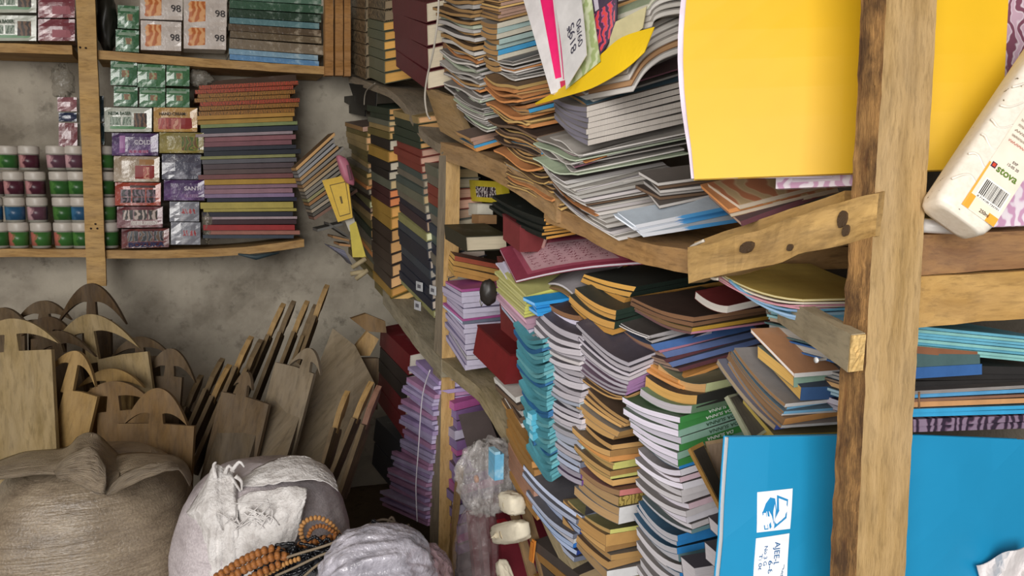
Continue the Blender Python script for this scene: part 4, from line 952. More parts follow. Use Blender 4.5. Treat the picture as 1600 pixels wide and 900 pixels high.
bpy.context.view_layer.update()
rb = bpy.data.objects['rubber_band']; tag(rb, 'brown rubber band around the flat magazines right of the post', 'rubber band')
# ---------------------------------------------------------------- rack, upper tier
S('the stack of maroon volumes at the upper tier', ((612, -8), (664, 2), (682, -2)), ((620, 104), (668, 140), (686, 136)), .01, .16, seq('vmaroon:1.1 vmaroon:1.2 vmaroon:1.2 vmaroon:1'), 'dark maroon volumes on the upper tier', jit=.003)
S('the ornate set in the far upper corner', ((546, -8), (570, -6), (576, -7)), ((548, 114), (571, 124), (577, 122)), .01, .16, seq('hornate hornate hornate hornate hornate hornate hornate'), 'ornate dark volumes in the far corner', jit=.002)
S('the moss green set beside the maroon volumes', ((574, -4), (599, 0), (618, -3)), ((574, 120), (600, 131), (620, 127)), .01, .16, seq('hornate:1 hornate:1.2 hmoss:1 hmoss hmoss2 hmoss hmoss2:1.3 hmoss2:1.2'), 'moss green volumes of the upper tier', jit=.003)
S('the brown pile right of the maroon volumes', ((686, 60), (700, 64), (722, 60)), ((688, 112), (702, 120), (722, 116)), .06, .14, seq('brown redback brown brown'), 'brown books right of the maroon volumes', jit=.004)
S('the kraft pile behind the hanging string', ((688, -6), (738, 4), (778, -2)), ((690, 62), (742, 86), (780, 78)), .03, .17, rep('kraftu greyu kraftu kraftu greyu2 kraftu palegreen greyu', 13), 'kraft booklets behind the string', wav=.004, jit=.01)
S('the grey curled pile above the side board', ((692, 66), (745, 88), (782, 78)), ((695, 138), (752, 168), (784, 158)), .03, .17, rep('kraftu greyu orangeu greyu greyu2 greyu palegreen greyu whiteu greyu greyu2', 19), 'grey curled magazines above the side board', sag=.003, wav=.0045, jit=.01)
S('the fanned grey pile behind the side board', ((706, 142), (754, 168), (806, 158)), ((728, 184), (764, 208), (812, 196)), .015, .17, rep('greyu greyu greyu2 greyu palegreen greyu2 greyu whiteu', 15), 'fanned grey magazines behind the side board', sag=.004, jit=.007)
S('the pile at the plank end', ((716, 204), (736, 216), (800, 200)), ((720, 226), (742, 238), (806, 218)), .0, .17, seq('pinkspineu pinkspineu bluespineu:.7 orange:1'), 'brown and blue backed booklets at the plank end', jit=.005)
S('the folded tan column', ((752, 30), (778, 36), (846, 18)), ((756, 104), (778, 112), (838, 96)), .02, .17, seq('whitespineu tealspine whitespineu tealspine tealspine bluespineu whitespineu kraftu kraftu'), 'tan exercise books with pale teal backs', sag=.003, jit=.004)
S('the pile above the teal backs', ((752, -14), (780, -8), (845, -22)), ((752, 26), (780, 34), (846, 18)), .03, .17, rep('pinkspineu pinkspineu kraftu pinkspineu goldu pinkspineu', 9), 'dusty pink booklets above the teal backs', jit=.005)
S('the grey sheaf left of the striped magazine', ((768, 86), (802, 98), (866, 80)), ((772, 112), (806, 126), (868, 112)), .03, .17, rep('greyu greyu2 whiteu greyu orangeu whiteu greyu', 10), 'grey sheaf left of the striped magazine', wav=.002, jit=.008)
S('the orange-brown pile below the striped magazine', ((762, 116), (806, 134), (890, 116)), ((776, 176), (830, 204), (900, 186)), .01, .17, rep('goldu orangeu kraftu orangeu whitespineu orangeu darku orangeu bluespineu kraftu orangeu goldu', 14), 'orange-brown booklets below the striped magazine', sag=.004, wav=.0045, jit=.011)
S('the brown pile above the upper plank bend', ((772, 180), (836, 208), (905, 190)), ((792, 232), (850, 262), (915, 240)), .006, .17, rep('darku kraftu goldu darku kraftu orangeu bluespineu darku kraftu', 12), 'brown booklets above the plank bend', sag=.003, wav=.005, jit=.012)
S('the wavy golden pile on the upper plank', ((784, 232), (850, 264), (905, 244)), ((800, 292), (876, 330), (915, 312)), .0, .17, rep('orangeu goldu darku goldu kraftu goldu greyu2 kraftu goldu darku', 16), 'wavy golden booklets on the upper plank', sag=.005, wav=.006, jit=.012)
S('the dark-edged sheaf under the yellow sheet', ((866, 150), (918, 166), (1085, 118)), ((868, 190), (918, 228), (1085, 190)), .01, .24, [(1, k) for k in 'mag1 mag1 mag1 mag1 mag1 mag1 mag1'.split()] if kind('mag1', 'magazine', '#77737f', '#c9c2bc', 'near', False, 'dark-edged magazine with a pale folded back', spinemat=lambda: pages('#c6beb6')) is None else [], 'dark-edged magazines under the yellow sheet', sag=.004, wav=.001, jit=.004)
S('the pale sheaf over the folded magazines', ((870, 118), (924, 140), (1085, 70)), ((868, 148), (918, 166), (1085, 118)), .03, .24, seq('whiteu whiteu pinku:.6 whiteu greyu2 bluespineu'), 'pale magazines over the dark-edged sheaf', sag=-.006, wav=.002, jit=.012)
S('the loose layer under the dark-edged sheaf', ((846, 208), (905, 236), (1090, 188)), ((850, 246), (905, 276), (1090, 236)), .012, .24, rep('whiteu greyu2 pinku whiteu palegreen orangeu whiteu greyu greyu2 pinku whiteu greyu palegreen', 14), 'loose magazines under the dark-edged sheaf', sag=.003, wav=.005, jit=.016)
kind('darktopw', 'magazine', '#cfcaca', '#6a625e', 'far', False, 'thick magazine with a grey-brown cover')
S('the big white pile on the sagging plank', ((854, 250), (882, 281), (1092, 238)), ((872, 306), (968, 374), (1140, 336)), -.004, .22, seq('darktopw:1.4 whiteu whiteu greyw whiteu whiteu greyw whiteu darku:.6 whiteu greyw whiteu orangeu:.5 whiteu whiteu darku:.6 whiteu greyw whiteu whiteu'), 'off-white magazines of the big white pile', sag=.006, wav=.0022, jit=.007)
S('the sagging plank\'s printed magazines', ((966, 330), (990, 350), (1180, 302)), ((980, 348), (1004, 374), (1180, 338)), -.014, .2, seq('bluemag bluemag bluemag bluemag'), 'blue-printed magazines', jit=.006)
S('the pile under the pink patterned book', ((1106, 288), (1146, 320), (1345, 286)), ((1110, 306), (1158, 352), (1345, 306)), .02, .2, seq('tanmag orangeu tanmag redback') if kind('tanmag', 'magazine', '#b9ab98', '#a89272', 'far', False, 'flat magazine with a faded tan cover', pat=marbled('#a8906c', '#b59a78', '#a4694a', 24)) is None else [], 'tan magazines beneath the pink patterned book', jit=.01)
S('the dark sheaf behind the blue-printed magazines', ((1000, 268), (1030, 286), (1180, 262)), ((1000, 300), (1030, 322), (1180, 300)), .05, .2, seq('greyu darku greyu greyu darku greyu'), 'dark magazines behind the blue-printed ones', jit=.01)
def arc_book(label, pix, r, depth, th_px, pg, cv, group):
    """a booklet bent over in an arc: pix is its near upper edge, left to right; it reaches away from the viewer"""
    n = RP(*pix[0], r); ps = [n] + [hit(x, y, n, D) for x, y in pix[1:]]; h = (hit(pix[0][0], pix[0][1] + th_px, n, D) - n).length
    t = thing('magazine', label, 'book', n, group); up = Z * h
    plank('page_block', [p - Z * .0006 for p in ps], D * depth, up * .94, pages(pg), t, 6, .0006); plank('front_cover', [p + Z * .0006 - D * .002 for p in ps], D * (depth + .004), Z * .0012, cover(cv), t, 6, .0004); plank('back_cover', [p - up - D * .002 for p in ps], D * (depth + .004), Z * .0012, cover(cv), t, 6, .0004)
for i in range(6):
    arc_book(f'bent grey magazine left of the yellow folder, {ordinal(i)} of the bent sheaf', [(974 + i * 3, 88 + i * 9), (990 + i * 3, 62 + i * 9), (1014 + i * 2, 40 + i * 10), (1044, 24 + i * 11), (1084, 6 + i * 12)], .02 + .002 * i, .2, 9, ('#cbc6c0', '#d3cec8', '#bcb6b0', '#cfc9c2', '#b58e68', '#d6d2ce')[i], ('#7d776f', '#a8a29a', '#8a847e', '#b0aaa4', '#8a6648', '#b0aaa4')[i], 'bent magazines left of the yellow folder')
for i in range(4):
    arc_book(f'bent booklet at the top edge left of the yellow folder, {ordinal(i)} of four', [(1012 + i * 2, 6 + i * 9), (1024, -8 + i * 10), (1046, -18 + i * 11), (1090, -26 + i * 12)], .05, .2, 8, ('#c9c5b4', '#d6d2cc', '#c0bbb4', '#cfcac4')[i], ('#9aa58a', '#b0aaa4', '#8a847e', '#a8a29a')[i], 'bent booklets at the top edge')
S('the top row left of the yellow folder', ((880, -30), (930, -10), (1080, -60)), ((884, 0), (940, 30), (1080, -15)), .06, .24, seq('kraftu whiteu greyu kraftu whiteu'), 'brown booklets at the top left of the folder', sag=-.008, jit=.01)
# leaning sheets: striped magazine, hand-written sheet, green sheet, swirled magazine, curved yellow sheet
def lean_sheet(name, label, cat, pts, rs, th, mat, bul=None, na=6, nb=10):
    q4 = [RP(x, y, r) for (x, y), r in zip(pts, rs)]; t = thing(name, label, cat, (q4[2] + q4[3]) / 2)
    panel('sheet', q4, th, mat, t, na, nb, bul); return t, on_quad(*q4, bul)
def leanb(a, b): return D * .0
kw_ = lean_sheet('magazine', 'white magazine with a bright pink stripe leaning at the top', 'magazine', [(806, -40), (880, -60), (887, 138), (861, 147)], (-.03, -.005, -.005, -.03), .006, paper('#ddd8d8', .45))
decal('pink_stripe', kw_[1], .42, .0, .72, .9, plain('#e8246e', .45), kw_[0], 6); decal('pink_stripe', kw_[1], .62, .93, .98, .99, plain('#c41c4c', .45), kw_[0], 3); decal('thin_line', kw_[1], .80, 0, .84, .92, plain('#d83a78', .45), kw_[0], 3)
hw = lean_sheet('paper_sheet', 'white sheet with pen writing leaning beside the pink stripe', 'paper', [(862, -30), (902, -40), (916, 86), (884, 138)], (-.035, -.02, -.02, -.035), .0015, paper('#cfcccb'), lambda a, b: D * -.004 * math.sin(3 * b))
def sheet_text(s, a, b, size, ln, t):
    f = t[1]; O = f(a, b); X = f(a, b - .2) - O; Y = f(a - .1, b) - O; n = X.cross(Y).normalized(); n = -n if n.dot(O - CO) > 0 else n
    lettering(s, O + n * .0012, X, Y, size, plain('#3c3a4a'), t[0], 'pen_writing', ln)
sheet_text('8195', .62, .80, .016, .05, hw); sheet_text('09/90', .9, .82, .013, .045, hw); sheet_text('os', .45, .62, .012, .02, hw)
gs = lean_sheet('booklet', 'pale green speckled booklet behind the hand-written sheet', 'book', [(898, -40), (918, -45), (938, 96), (884, 140)], (-.015, .0, .0, -.02), .003, marbled('#9fae78', '#b9c298', '#c9cfae', 60))
pm = lean_sheet('magazine', 'magazine with a purple and red swirled print at the top', 'magazine', [(908, -40), (966, -60), (962, 46), (934, 92)], (.0, .03, .03, .0), .004, cover('#3a2c40'))
decal('swirl_print', pm[1], .08, .52, .94, .98, marbled('#43203f', '#a0457a', '#c23a3a', 90), pm[0], 6); decal('white_strip', pm[1], .22, .0, .36, .5, paper('#b9b0bd'), pm[0], 4)
cs = lean_sheet('paper_sheet', 'cream sheet wedged right of the swirled magazine', 'paper', [(962, 34), (1010, 10), (1004, 44), (940, 96)], (.02, .04, .04, .02), .002, paper('#c9bf94'))
ys = thing('paper_folder', 'curved yellow folder sheet sweeping across the upper piles', 'folder', RP(905, 150, -.01))
yup = [(836, 161), (874, 139), (906, 114), (940, 84), (972, 58), (1022, 42)]; ylo = [(837, 164), (886, 150), (924, 138), (958, 120), (982, 104), (1006, 82)]
yu = spline([RP(x, y, -.03 + .012 * i) for i, (x, y) in enumerate(yup)], 4); yl = spline([RP(x, y, -.035 + .012 * i) for i, (x, y) in enumerate(ylo)], 4)
box_part('sheet', lambda a, b, c: yu[int(round(a * 20))].lerp(yl[int(round(a * 20))], b) + R * .0015 * c, smoothcover('#ecc422'), ys, 20, 4, 1)
# hanging strings
def cord(label, pts, rad, col, name='string', rough=.7): return tag(tube(name, spline(pts, 6), rad, plain(col, rough), None, 6), label, 'string')
cord('white string hanging in front of the maroon volumes', [RP(x, y, -.02) for x, y in ((686, -20), (684, 30), (677, 80), (668, 118), (664, 150), (667, 176), (672, 186))], .0028, '#b9b2a6')
cord('thin pale string under the sagging upper corner', [RP(x, y, -.01) for x, y in ((586, 130), (574, 140), (570, 150), (569, 164))], .0022, '#8d8578')
cord('white string knotted around the near end of the upper plank', [RP(x, y, -.012) for x, y in ((1100, 376), (1078, 388), (1090, 400), (1104, 420), (1112, 434), (1122, 436))], .0022, '#cfc6b8')
# ---------------------------------------------------------------- rack, far bay: hardbacks between the planks
S('the far spine column with tan page ends', ((574, 163), (606, 169), (621, 168)), ((584, 448), (612, 478), (626, 472)), .0, .13,
  seq('hgreen:1 hgreen:.8 hgreyg:.8 htan:.8 holive:1.1 hblack:1.6 hyellow:1.6 hblack:1.3 hblack:1.3 hgreyg:1.4 hmaroon:1.2 hmaroon:1.3 hyellow:1.6 hyellow:1.7 hbrown:1.8 hbrown:1.8 hbrownt:1.6 hbrownt:1.8 hbrownt:1.7 hyellow:1.3 holive:1.2'), 'hardbacks of the far spine column', jit=.004)
S('the dark spine column beside the middle post', ((616, 172), (652, 182), (668, 180)), ((626, 444), (676, 496), (690, 490)), .0, .13,
  seq('htan:1 hgreen:1.3 hgreen:1.3 hgreen:.9 hred:1.1 hred:1.1 hred:1.1 hteal:1 hgrey:1 hteal:1 hgreyg:1.3 hgrey:1.2 hnavy:1 hplum:1.5 holivep:1.2 hslate:1.2 hnavy:1.3 hnavy:1.3 hslate:1.3 hnavy:1.4 hnavy:1.4 hnavy:1.3 holivep:.9'), 'hardbacks of the dark spine column', jit=.004)
S('the spines partly behind the middle post', ((655, 250), (684, 262), (694, 262)), ((672, 420), (700, 450), (706, 448)), .012, .12, seq('hgreyg hgrey hred hred hteal hgrey hslate hteal hnavy hgrey hslate'), 'hardbacks partly behind the middle post', jit=.004)
S('the small olive pile', ((542, 190), (570, 198), (578, 197)), ((548, 392), (584, 436), (592, 432)), .0, .13,
  seq('pinkspineu:.7 holive:.8 htan:1 htan holive holive:.8 htan:.7 hgrey:.7 holive:.8 htan orangeu:.6 hgrey:.8 hbrown:.8 holivep:1 hplum:.8 htan:1 holive:1.2 hgreen:1.2 hgrey htan orangeu:.8 hgreyg:1.1 htan holive'), 'small olive books left of the far spines', jit=.009)
for x, y in ((655, 446), (652, 476), (676, 452)):
    t = thing('price_tag', f'white square label tag on a dark spine {"lowest" if y == 476 else "upper left" if x == 655 else "right, touching the post"} of three', 'tag', RP(x, y, -.004))
    panel('card', [RP(x - 5, y - 7, -.004), RP(x + 5, y - 4, -.004), RP(x + 5, y + 10, -.004), RP(x - 5, y + 7, -.004)], .001, paper('#c9cbd0'), t); decal('print', on_quad(RP(x - 5, y - 7, -.004), RP(x + 5, y - 4, -.004), RP(x + 5, y + 10, -.004), RP(x - 5, y + 7, -.004)), .25, .3, .75, .7, plain('#6a6a72'), t, 2)
# black sheets on top of the olive pile
for i, pts in enumerate((((545, 130), (588, 134), (586, 166), (556, 164)), ((524, 152), (575, 146), (574, 172), (560, 172)), ((510, 173), (572, 158), (570, 182), (546, 176)))):
    q4 = [RP(x, y, .0 + .02 * i) for x, y in pts]; t = thing('file_folder', ('black upright folder in the far corner under the plank', 'black pointed folder sheet below the upright one in the corner', 'lowest black pointed folder sheet lying on the olive pile')[i], 'folder', q4[2])
    panel('cover', q4, .002, cover('#171615'), t, 4, 4, lambda a, b: D * .01 * math.sin(3 * a)); panel('sheet', [p + R * .004 for p in q4], .002, paper('#4a463f'), t)
# slanting notebooks against the back wall
a0, a1 = P(462, 262, 2.62), P(524, 204, 2.66); b0_, b1_ = P(492, 345, 2.62), P(560, 300, 2.66)
cols = '#b08a5c #8d8a86 #9a9a9c #a5845c #7d7872 #8d6f4c #9c8a70 #7a756c #6d675f #8f8a62 #85613f #6b6860 #8a7f70 #5c5750 #6d5348'.split()
for i, c in enumerate(cols):
    t0, t1 = i / len(cols), (i + .86) / len(cols); n = a0.lerp(b0_, t1); u = (a1.lerp(b1_, t1) - n) * random.uniform(.85, 1.05); w = a0.lerp(b0_, t0) - n
    name_c = {0: 'tan', 1: 'grey', 2: 'pale grey', 3: 'brown'}.get(i, 'dull')
    book('notebook', f'{name_c}-edged notebook slanting in the far corner, {ordinal(i)} of the slanting pile', 'book', 'slanting notebooks in the far corner', n, u, D * .12, w, c, mulhex(c, .6), 'far', False, None, na=4)
t = thing('book', 'yellow framed booklet hanging in front of the slanting notebooks', 'book', P(528, 346, 2.5)); q4 = [P(503, 282, 2.5), P(543, 273, 2.5), P(551, 340, 2.5), P(528, 347, 2.5)]
panel('cover', q4, .004, cover('#c9a21c'), t); f = on_quad(*q4); decal('frame_line', f, .22, .14, .9, .9, plain('#5c4a14'), t, 2); decal('frame_field', f, .25, .16, .87, .88, cover('#cba628'), t, 2, .0007); decal('title_mark', f, .5, .45, .6, .62, plain('#5c4a14'), t, 2, .001); panel('page_block', [p + (p - CO).normalized() * .004 for p in q4], .012, pages('#c9c09a'), t)
q4 = [P(546, 352, 2.52), P(556, 346, 2.52), P(572, 402, 2.52), P(551, 402, 2.52)]; t = thing('paper_sheet', 'pale yellow paper strip hanging below the yellow framed booklet', 'paper', q4[3]); panel('sheet', q4, .003, paper('#c3b24e'), t); panel('white_flap', [P(536, 338, 2.53), P(552, 336, 2.53), P(558, 360, 2.53), P(546, 362, 2.53)], .002, paper('#b5b0a4'), t)
pk = P(540, 266, 2.47); t = thing('pencil_case', 'pink rounded case on top of the yellow framed booklet', 'case', pk); blob('case', pk, .022, .02, .05, cover('#b06a7c', .4), t, .06, 4, power=.6, ax=((R * .9 + Z * -.25).normalized(), D, (Z * .95 + R * -.3).normalized())); panel('slot', [P(541, 258, 2.44), P(545, 257, 2.44), P(550, 280, 2.44), P(546, 282, 2.44)], .004, plain('#5c2c3a'), t)
for i in range(9):
    p0 = P(516 + i * 3.2, 386 + i * 2.2, 2.6); u = P(540 + i * 1.4, 394 + i * 2.6, 2.6) - p0
    book('notebook', f'grey-blue thin notebook fanned out below the slanting pile, {ordinal(i)} from its left', 'book', 'fanned grey-blue notebooks in the corner', p0, u, D * .1, Z * .006 - R * .004, '#7d7c8c', '#5c5c6a', 'far', False, None, na=2)
for i, (x0, y0, x1, y1, c, l) in enumerate(((496, 362, 536, 352, '#6b6964', 'grey'), (514, 352, 545, 372, '#5a5652', 'dark grey'), (520, 372, 546, 378, '#8a6a48', 'tan'), (530, 384, 548, 386, '#94704c', 'light brown'))):
    book('notebook', f'{l} thin booklet poking out below the slanting notebooks', 'book', None, P(x0, y0, 2.58), P(x1, y1, 2.58) - P(x0, y0, 2.58), D * .1, Z * .009, c, mulhex(c, .6), 'far', na=2)
for i, (x0, y0, x1, y1) in enumerate(((550, 418, 572, 404), (548, 428, 570, 424), (556, 436, 575, 422))):
    tag(tube('paper_roll', [P(x0, y0, 2.5), P(x1, y1, 2.5)], .008, paper('#a39474'), None, 10), 'pale rolled paper poking from the far column, ' + ('upper of three', 'middle of three', 'lowest of three')[i], 'paper')
# ---------------------------------------------------------------- lower tier, behind and beside the middle post
kind('mbox', 'ledger', '#cfc8bc', '#6b1c22', 'front', True, 'dark red ledger with white pages'); kind('kbox', 'ledger', '#c9c4bc', '#2c2422', 'front', True, 'black ledger with white pages'); kind('nbox', 'ledger', '#3a3c48', '#22262f', 'front', True, 'navy ledger')
S('the red ledger pile under the lower plank', ((596, 513), (640, 552), (660, 548)), ((588, 622), (630, 684), (648, 678)), .0, .14, seq('mbox:1.5 kbox:1 kbox:1 mbox:1.2 mbox:1.3'), 'red and black ledgers under the lower plank', jit=.003)
S('the navy ledgers under the red ones', ((584, 648), (628, 690), (642, 688)), ((582, 724), (616, 768), (630, 762)), .0, .14, seq('nbox nbox'), 'navy ledgers under the red pile', jit=.003)
S('the slumped purple pile left of the middle post', ((650, 562), (684, 596), (697, 594)), ((597, 790), (664, 822), (684, 818)), -.012, .16,
  [(random.uniform(.8, 1.2), k) for k in ('purplesheet lilacsheet purplesheet pinksheet lilacsheet lilacsheet purplesheet lilacsheet pinksheet lilacsheet lilacsheet purplesheet lilacsheet lilacsheet pinksheet purplesheet lilacsheet lilacsheet pinksheet pinksheet lilacsheet purplesheet lilacsheet pinksheet lilacsheet pinksheet pinksheet purplesheet pinksheet lilacsheet pinksheet purplesheet pinksheet pinksheet').split()], 'thin purple exercise books left of the middle post', jit=.011, gap=.88)
cord('white string tied around the slumped purple pile', [RP(x, y, -.035) for x, y in ((672, 578), (660, 620), (654, 700), (650, 760), (652, 815))], .0018, '#cfcad2')
kind('plumnb', 'exercise_book', '#8d7aa8', '#7a5a8a', 'near', False, 'dark purple exercise book')
S('the dim pile right of the middle post', ((702, 622), (712, 630), (745, 622)), ((704, 890), (716, 910), (745, 900)), .03, .14,
  seq('magenta:.8 plumnb plumnb lilacp plumnb magenta:.7 plumnb plumnb plumnb magenta plumnb lilacp plumnb plumnb magenta plumnb nbx nbx nbx') if kind('nbx', 'exercise_book', '#3c3842', '#2c2a33', 'near', False, 'black exercise book') is None else [], 'dim purple exercise books right of the middle post', jit=.005)
q4 = [RP(716, 648, .0), RP(760, 640, .06), RP(790, 720, .06), RP(738, 730, .0)]
t, _n = quad_book('ledger', 'dark grey covered ledger leaning right of the middle post', 'book', *q4, .03, '#5c5452', '#4a403f')
# kraft folders below the teal pile
kind('kfold', 'file_folder', '#b5854f', '#96703f', 'front', False, 'kraft folder', cat='folder'); kind('pfold', 'file_folder', '#b98f7c', '#a07862', 'front', False, 'dusty pink folder', cat='folder')
S('the slanting folders below the teal pile', ((790, 636), (830, 700), (842, 700)), ((796, 740), (838, 812), (846, 808)), -.012, .14, seq('kfold kfold kfold kfold kfold pfold pfold pfold pfold kfold'), 'slanting folders below the teal pile', jit=.004, sag=.004)
kind('dtop', 'ledger', '#8d7a5c', '#4c4440', 'front', False, 'dark-covered kraft-edged book')
S('the bottom books at the lower edge', ((832, 838), (902, 896), (930, 886)), ((836, 930), (906, 990), (930, 980)), -.004, .16, seq('dtop:1 kfold:.8 dtop:1.2 kfold dtop'), 'kraft-edged books at the lower edge', jit=.006)
S('the dark books under the teal pile', ((778, 592), (806, 622), (822, 616)), ((784, 632), (818, 680), (828, 676)), .0, .16, seq('whiteu darku greyu darku whiteu kraftu'), 'dark books under the teal pile', jit=.006)
# maroon bundle in clear plastic, bag, paper rolls
kind('bund', 'ledger', '#c9bca8', '#6b1826', 'front', True, 'dark red ledger wrapped in clear plastic')
for i in range(4):
    n = RP(744 + i * 14, 960, -.005 + .004 * i); top = RP(722 + i * 14 + 6, 800 - i * 9, -.005 + .004 * i)
    book('ledger', f'dark red ledger standing in clear plastic, {("leftmost", "second from the left", "third from the left", "rightmost")[i]} of four', 'book', 'dark red ledgers in clear plastic', n, top - n, R * .13, -D * .024, '#c9bca8', '#6e1a28', 'front', True, None, na=4)
pb = RP(764, 745, -.05); t = thing('plastic_bag', 'crumpled clear plastic bag above the dark red ledgers', 'bag', pb)
blob('film', pb, .075, .04, .085, clear_plastic('#cfcac8', .3), t, .1, 5, 80, 50, ax=(R, D, (Z * 1 - D * -.1).normalized()), seed=4, cre=.3)
pb2 = RP(748, 860, -.03); t = thing('plastic_wrap', 'clear plastic wrap around the dark red ledgers', 'wrap', pb2)
blob('film', pb2, .06, .05, .13, clear_plastic('#c9b9ba', .2), t, .04, 4, 70, 40, ax=(R, D, Z), seed=9, cre=.12)
n = RP(763, 742, -.085); prm = thing('soap_packet', 'small light blue packet inside the crumpled plastic bag', 'packet', n); prism('packet', n, -D * .028 * 1.2, R * .02, Z * .055, wrap('#6fb3d6', '#b9dbe9'), prm); prism('seal', n + Z * .055, -D * .033, R * .012, Z * .006, paper('#9fcbe0'), prm)
tag(lathe('orange_cap', RP(746, 748, -.08), -R, [(0, 0), (.009, 0), (.008, .006), (0, .007)], plain('#b87440', .4)), 'tiny orange cap seen in the crumpled plastic bag', 'cap')
for (x0, y0, x1, y1, rad, l) in ((778, 835, 816, 828, .022, 'thick cream paper roll in front of the dark red ledgers'), (790, 782, 810, 790, .022, 'cream paper bundle above the thick roll'), (783, 880, 795, 915, .016, 'cream roll at the lower edge beside the ledgers')):
    p0, p1 = RP(x0, y0, -.035), RP(x1, y1, -.03); t = thing('paper_roll', l, 'paper roll', p0); axr = (p1 - p0).normalized(); up_ = (Z - axr * axr.z).normalized()
    blob('roll', p0.lerp(p1, .5), (p1 - p0).length * .62, rad * .9, rad, paper('#ddd3bd'), t, .12, 5, 28, 20, ax=(axr, axr.cross(up_), up_), power=.55, seed=x0)
    tube('tie', [p0.lerp(p1, .45), p0.lerp(p1, .5)], rad * .98, paper('#c3b394'), t, 16)
    if y0 == 835:
        tube('twist', [p0 + Z * .0, RP(774, 838, -.06), RP(766, 841, -.065)], lambda s: .008 * (1 - s) + .001, paper('#d8cbb0'), t, 8); prism('red_band', RP(776, 816, -.03), -D * .04, R * .02, Z * .006, plain('#a01c28'), t)
t = thing('file_folder', 'small orange card at the left end of the lowest kraft books', 'card', RP(832, 880, -.01)); panel('card', [RP(831, 842, -.012), RP(836, 846, -.012), RP(832, 880, -.012), RP(828, 876, -.012)], .003, cover('#d98a3c'), t); panel('flap', [RP(829, 846, -.016), RP(832, 848, -.016), RP(829, 878, -.016), RP(826, 874, -.016)], .002, cover('#c47c34'), t)
# ---------------------------------------------------------------- goods on the wall shelf
def pack(name, label, cat, x0, y0, x1, y1, mat, dep=.09, o=-.02, puff=.006, group=None, dx=0, dy=None):
    """soft-cornered packet whose front fills the pixel box; dy drops its right end"""
    k = dy if dy is not None else 0
    bl_, br_, tl_ = WP(x0 + dx, y1, o), WP(x1 + dx, y1 + k, o), WP(x0, y0, o)
    u, w, v = br_ - bl_, tl_ - bl_, D * dep; t = thing(name, label, cat, bl_ + v * .5, group)
    def pos(a, b, c):
        s = math.sin(math.pi * a) * math.sin(math.pi * c); e = .5 - abs(.5 - a); f = .5 - abs(.5 - c)
        return bl_ + u * a + v * (b + (-1 if b < .5 else 1) * 0) + w * c - D * (puff * (min(1, s * 1.7)) * (1 - b) - .004 * (1 if min(e, f) < .01 and b < .1 else 0) * -1)
    box_part('wrapper', pos, mat, t, 6, 2, 6, (u.length, dep, w.length), smooth=False)
    def f(a, b): return bl_ + u * a + w * (1 - b) - D * (puff * min(1, 1.7 * math.sin(math.pi * min(1, max(0, a))) * math.sin(math.pi * min(1, max(0, b)))) + .0006)
    return t, f, u, w
def ptext(t, f, s, a, b, size, ln, col, bold=.02):
    O = f(a, b); X = f(a + .1, b) - O; Y = f(a, b - .1) - O
    return lettering(s, O - D * .0042, X, Z, size, plain(col), t, 'lettering', ln, bold)
GR = wrap('#3f6b4a', '#9fb8a2'); GR2 = wrap('#47744f', '#7f9c80')
def neem(label, x0, y0, x1, y1, txt=True, dy=0):
    t, f, u, w = pack('soap_box', label, 'box', x0, y0, x1, y1, wrap('#b9bcae', '#c9cbbf', 8), .1, -.015, .002, dy=dy)
    decal('green_band', f, 0, .76, 1, 1, plain('#4c8350', .3), t, 4); decal('portrait', f, .62, .22, .9, .8, marbled('#2e241c', '#4c382a', '#6e5038', 60), t, 4, .0006)
    decal('leaf_print', f, .12, .38, .34, .72, marbled('#5a6e5c', '#b0b6a8', '#8a9a8a', 90), t, 4, .0006); decal('leaf_print', f, .38, .38, .56, .72, marbled('#5a6e5c', '#b0b6a8', '#8a9a8a', 90), t, 4, .0006)
    if txt: ptext(t, f, 'NEEM BASER', .08, .3, .011, u.length * .48, '#2f4a34')
neem('white soap box with a green base on the top left shelf board', -22, 24, 57, 64)
neem('white soap box with a green base, upper of the top left pair', -20, -24, 57, 20, False)
for i, (x0, y0, x1, y1, l) in enumerate(((60, 30, 117, 64, 'lower'), (60, -8, 117, 28, 'upper'))):
    t, f, *_ = pack('soap_pack', f'dark pink plastic-wrapped soap pack left of the pale post, {l} of two', 'packet', x0, y0, x1, y1, wrap('#7d4048', '#c79a9c', 22), .09, -.02, .008); decal('label', f, .38, .5, .95, .85, paper('#a86a72'), t, 3)
t = thing('cloth_bundle', 'dark plastic bundle between the pale post and the green packs', 'bundle', WP(167, 78, -.1)); blob('bundle', WP(166, 30, -.09), .035, .05, .11, cover('#2c2a24', .4), t, .2, ax=(R, D, Z))
def soap(label, x0, y0, x1, y1, g=None, dy=2, m=None):
    t, f, u, w = pack('soap_pack', label, 'packet', x0, y0, x1, y1, m or GR, .08, -.02, .008, g, dy=dy); decal('oval_print', f, .42, .38, .7, .66, marbled('#7d5a3a', '#a87c50', '#8a9a70', 60), t, 3); decal('pale_band', f, .1, .12, .9, .26, paper('#8fa48f'), t, 3)
soap('green wrapped soap pack at the top right shelf bay, upper one', 184, 8, 217, 44); soap('green wrapped soap pack standing on the top right shelf board', 181, 46, 217, 80)
for i, (x0, y0, x1, y1, l) in enumerate(((219, -8, 285, 30, 'upper left'), (220, 32, 283, 78, 'lower left, shiny'), (287, -4, 354, 40, 'upper right'), (287, 38, 353, 76, 'lower right'))):
    t, f, u, w = pack('soap_pack', f'orange and white wrapped pack on the top board, {l} of four', 'packet', x0, y0, x1, y1, wrap('#c9bdb4', '#dcd2ca', 20), .09, -.02, .005, dy=2)
    decal('orange_print', f, .03, .12, .5, .93, marbled('#b5622c', '#cf8a50', '#d9a06c', 40), t, 3); ptext(t, f, '98', .72, .66, .024, u.length * .24, '#2e2a2c', .0)
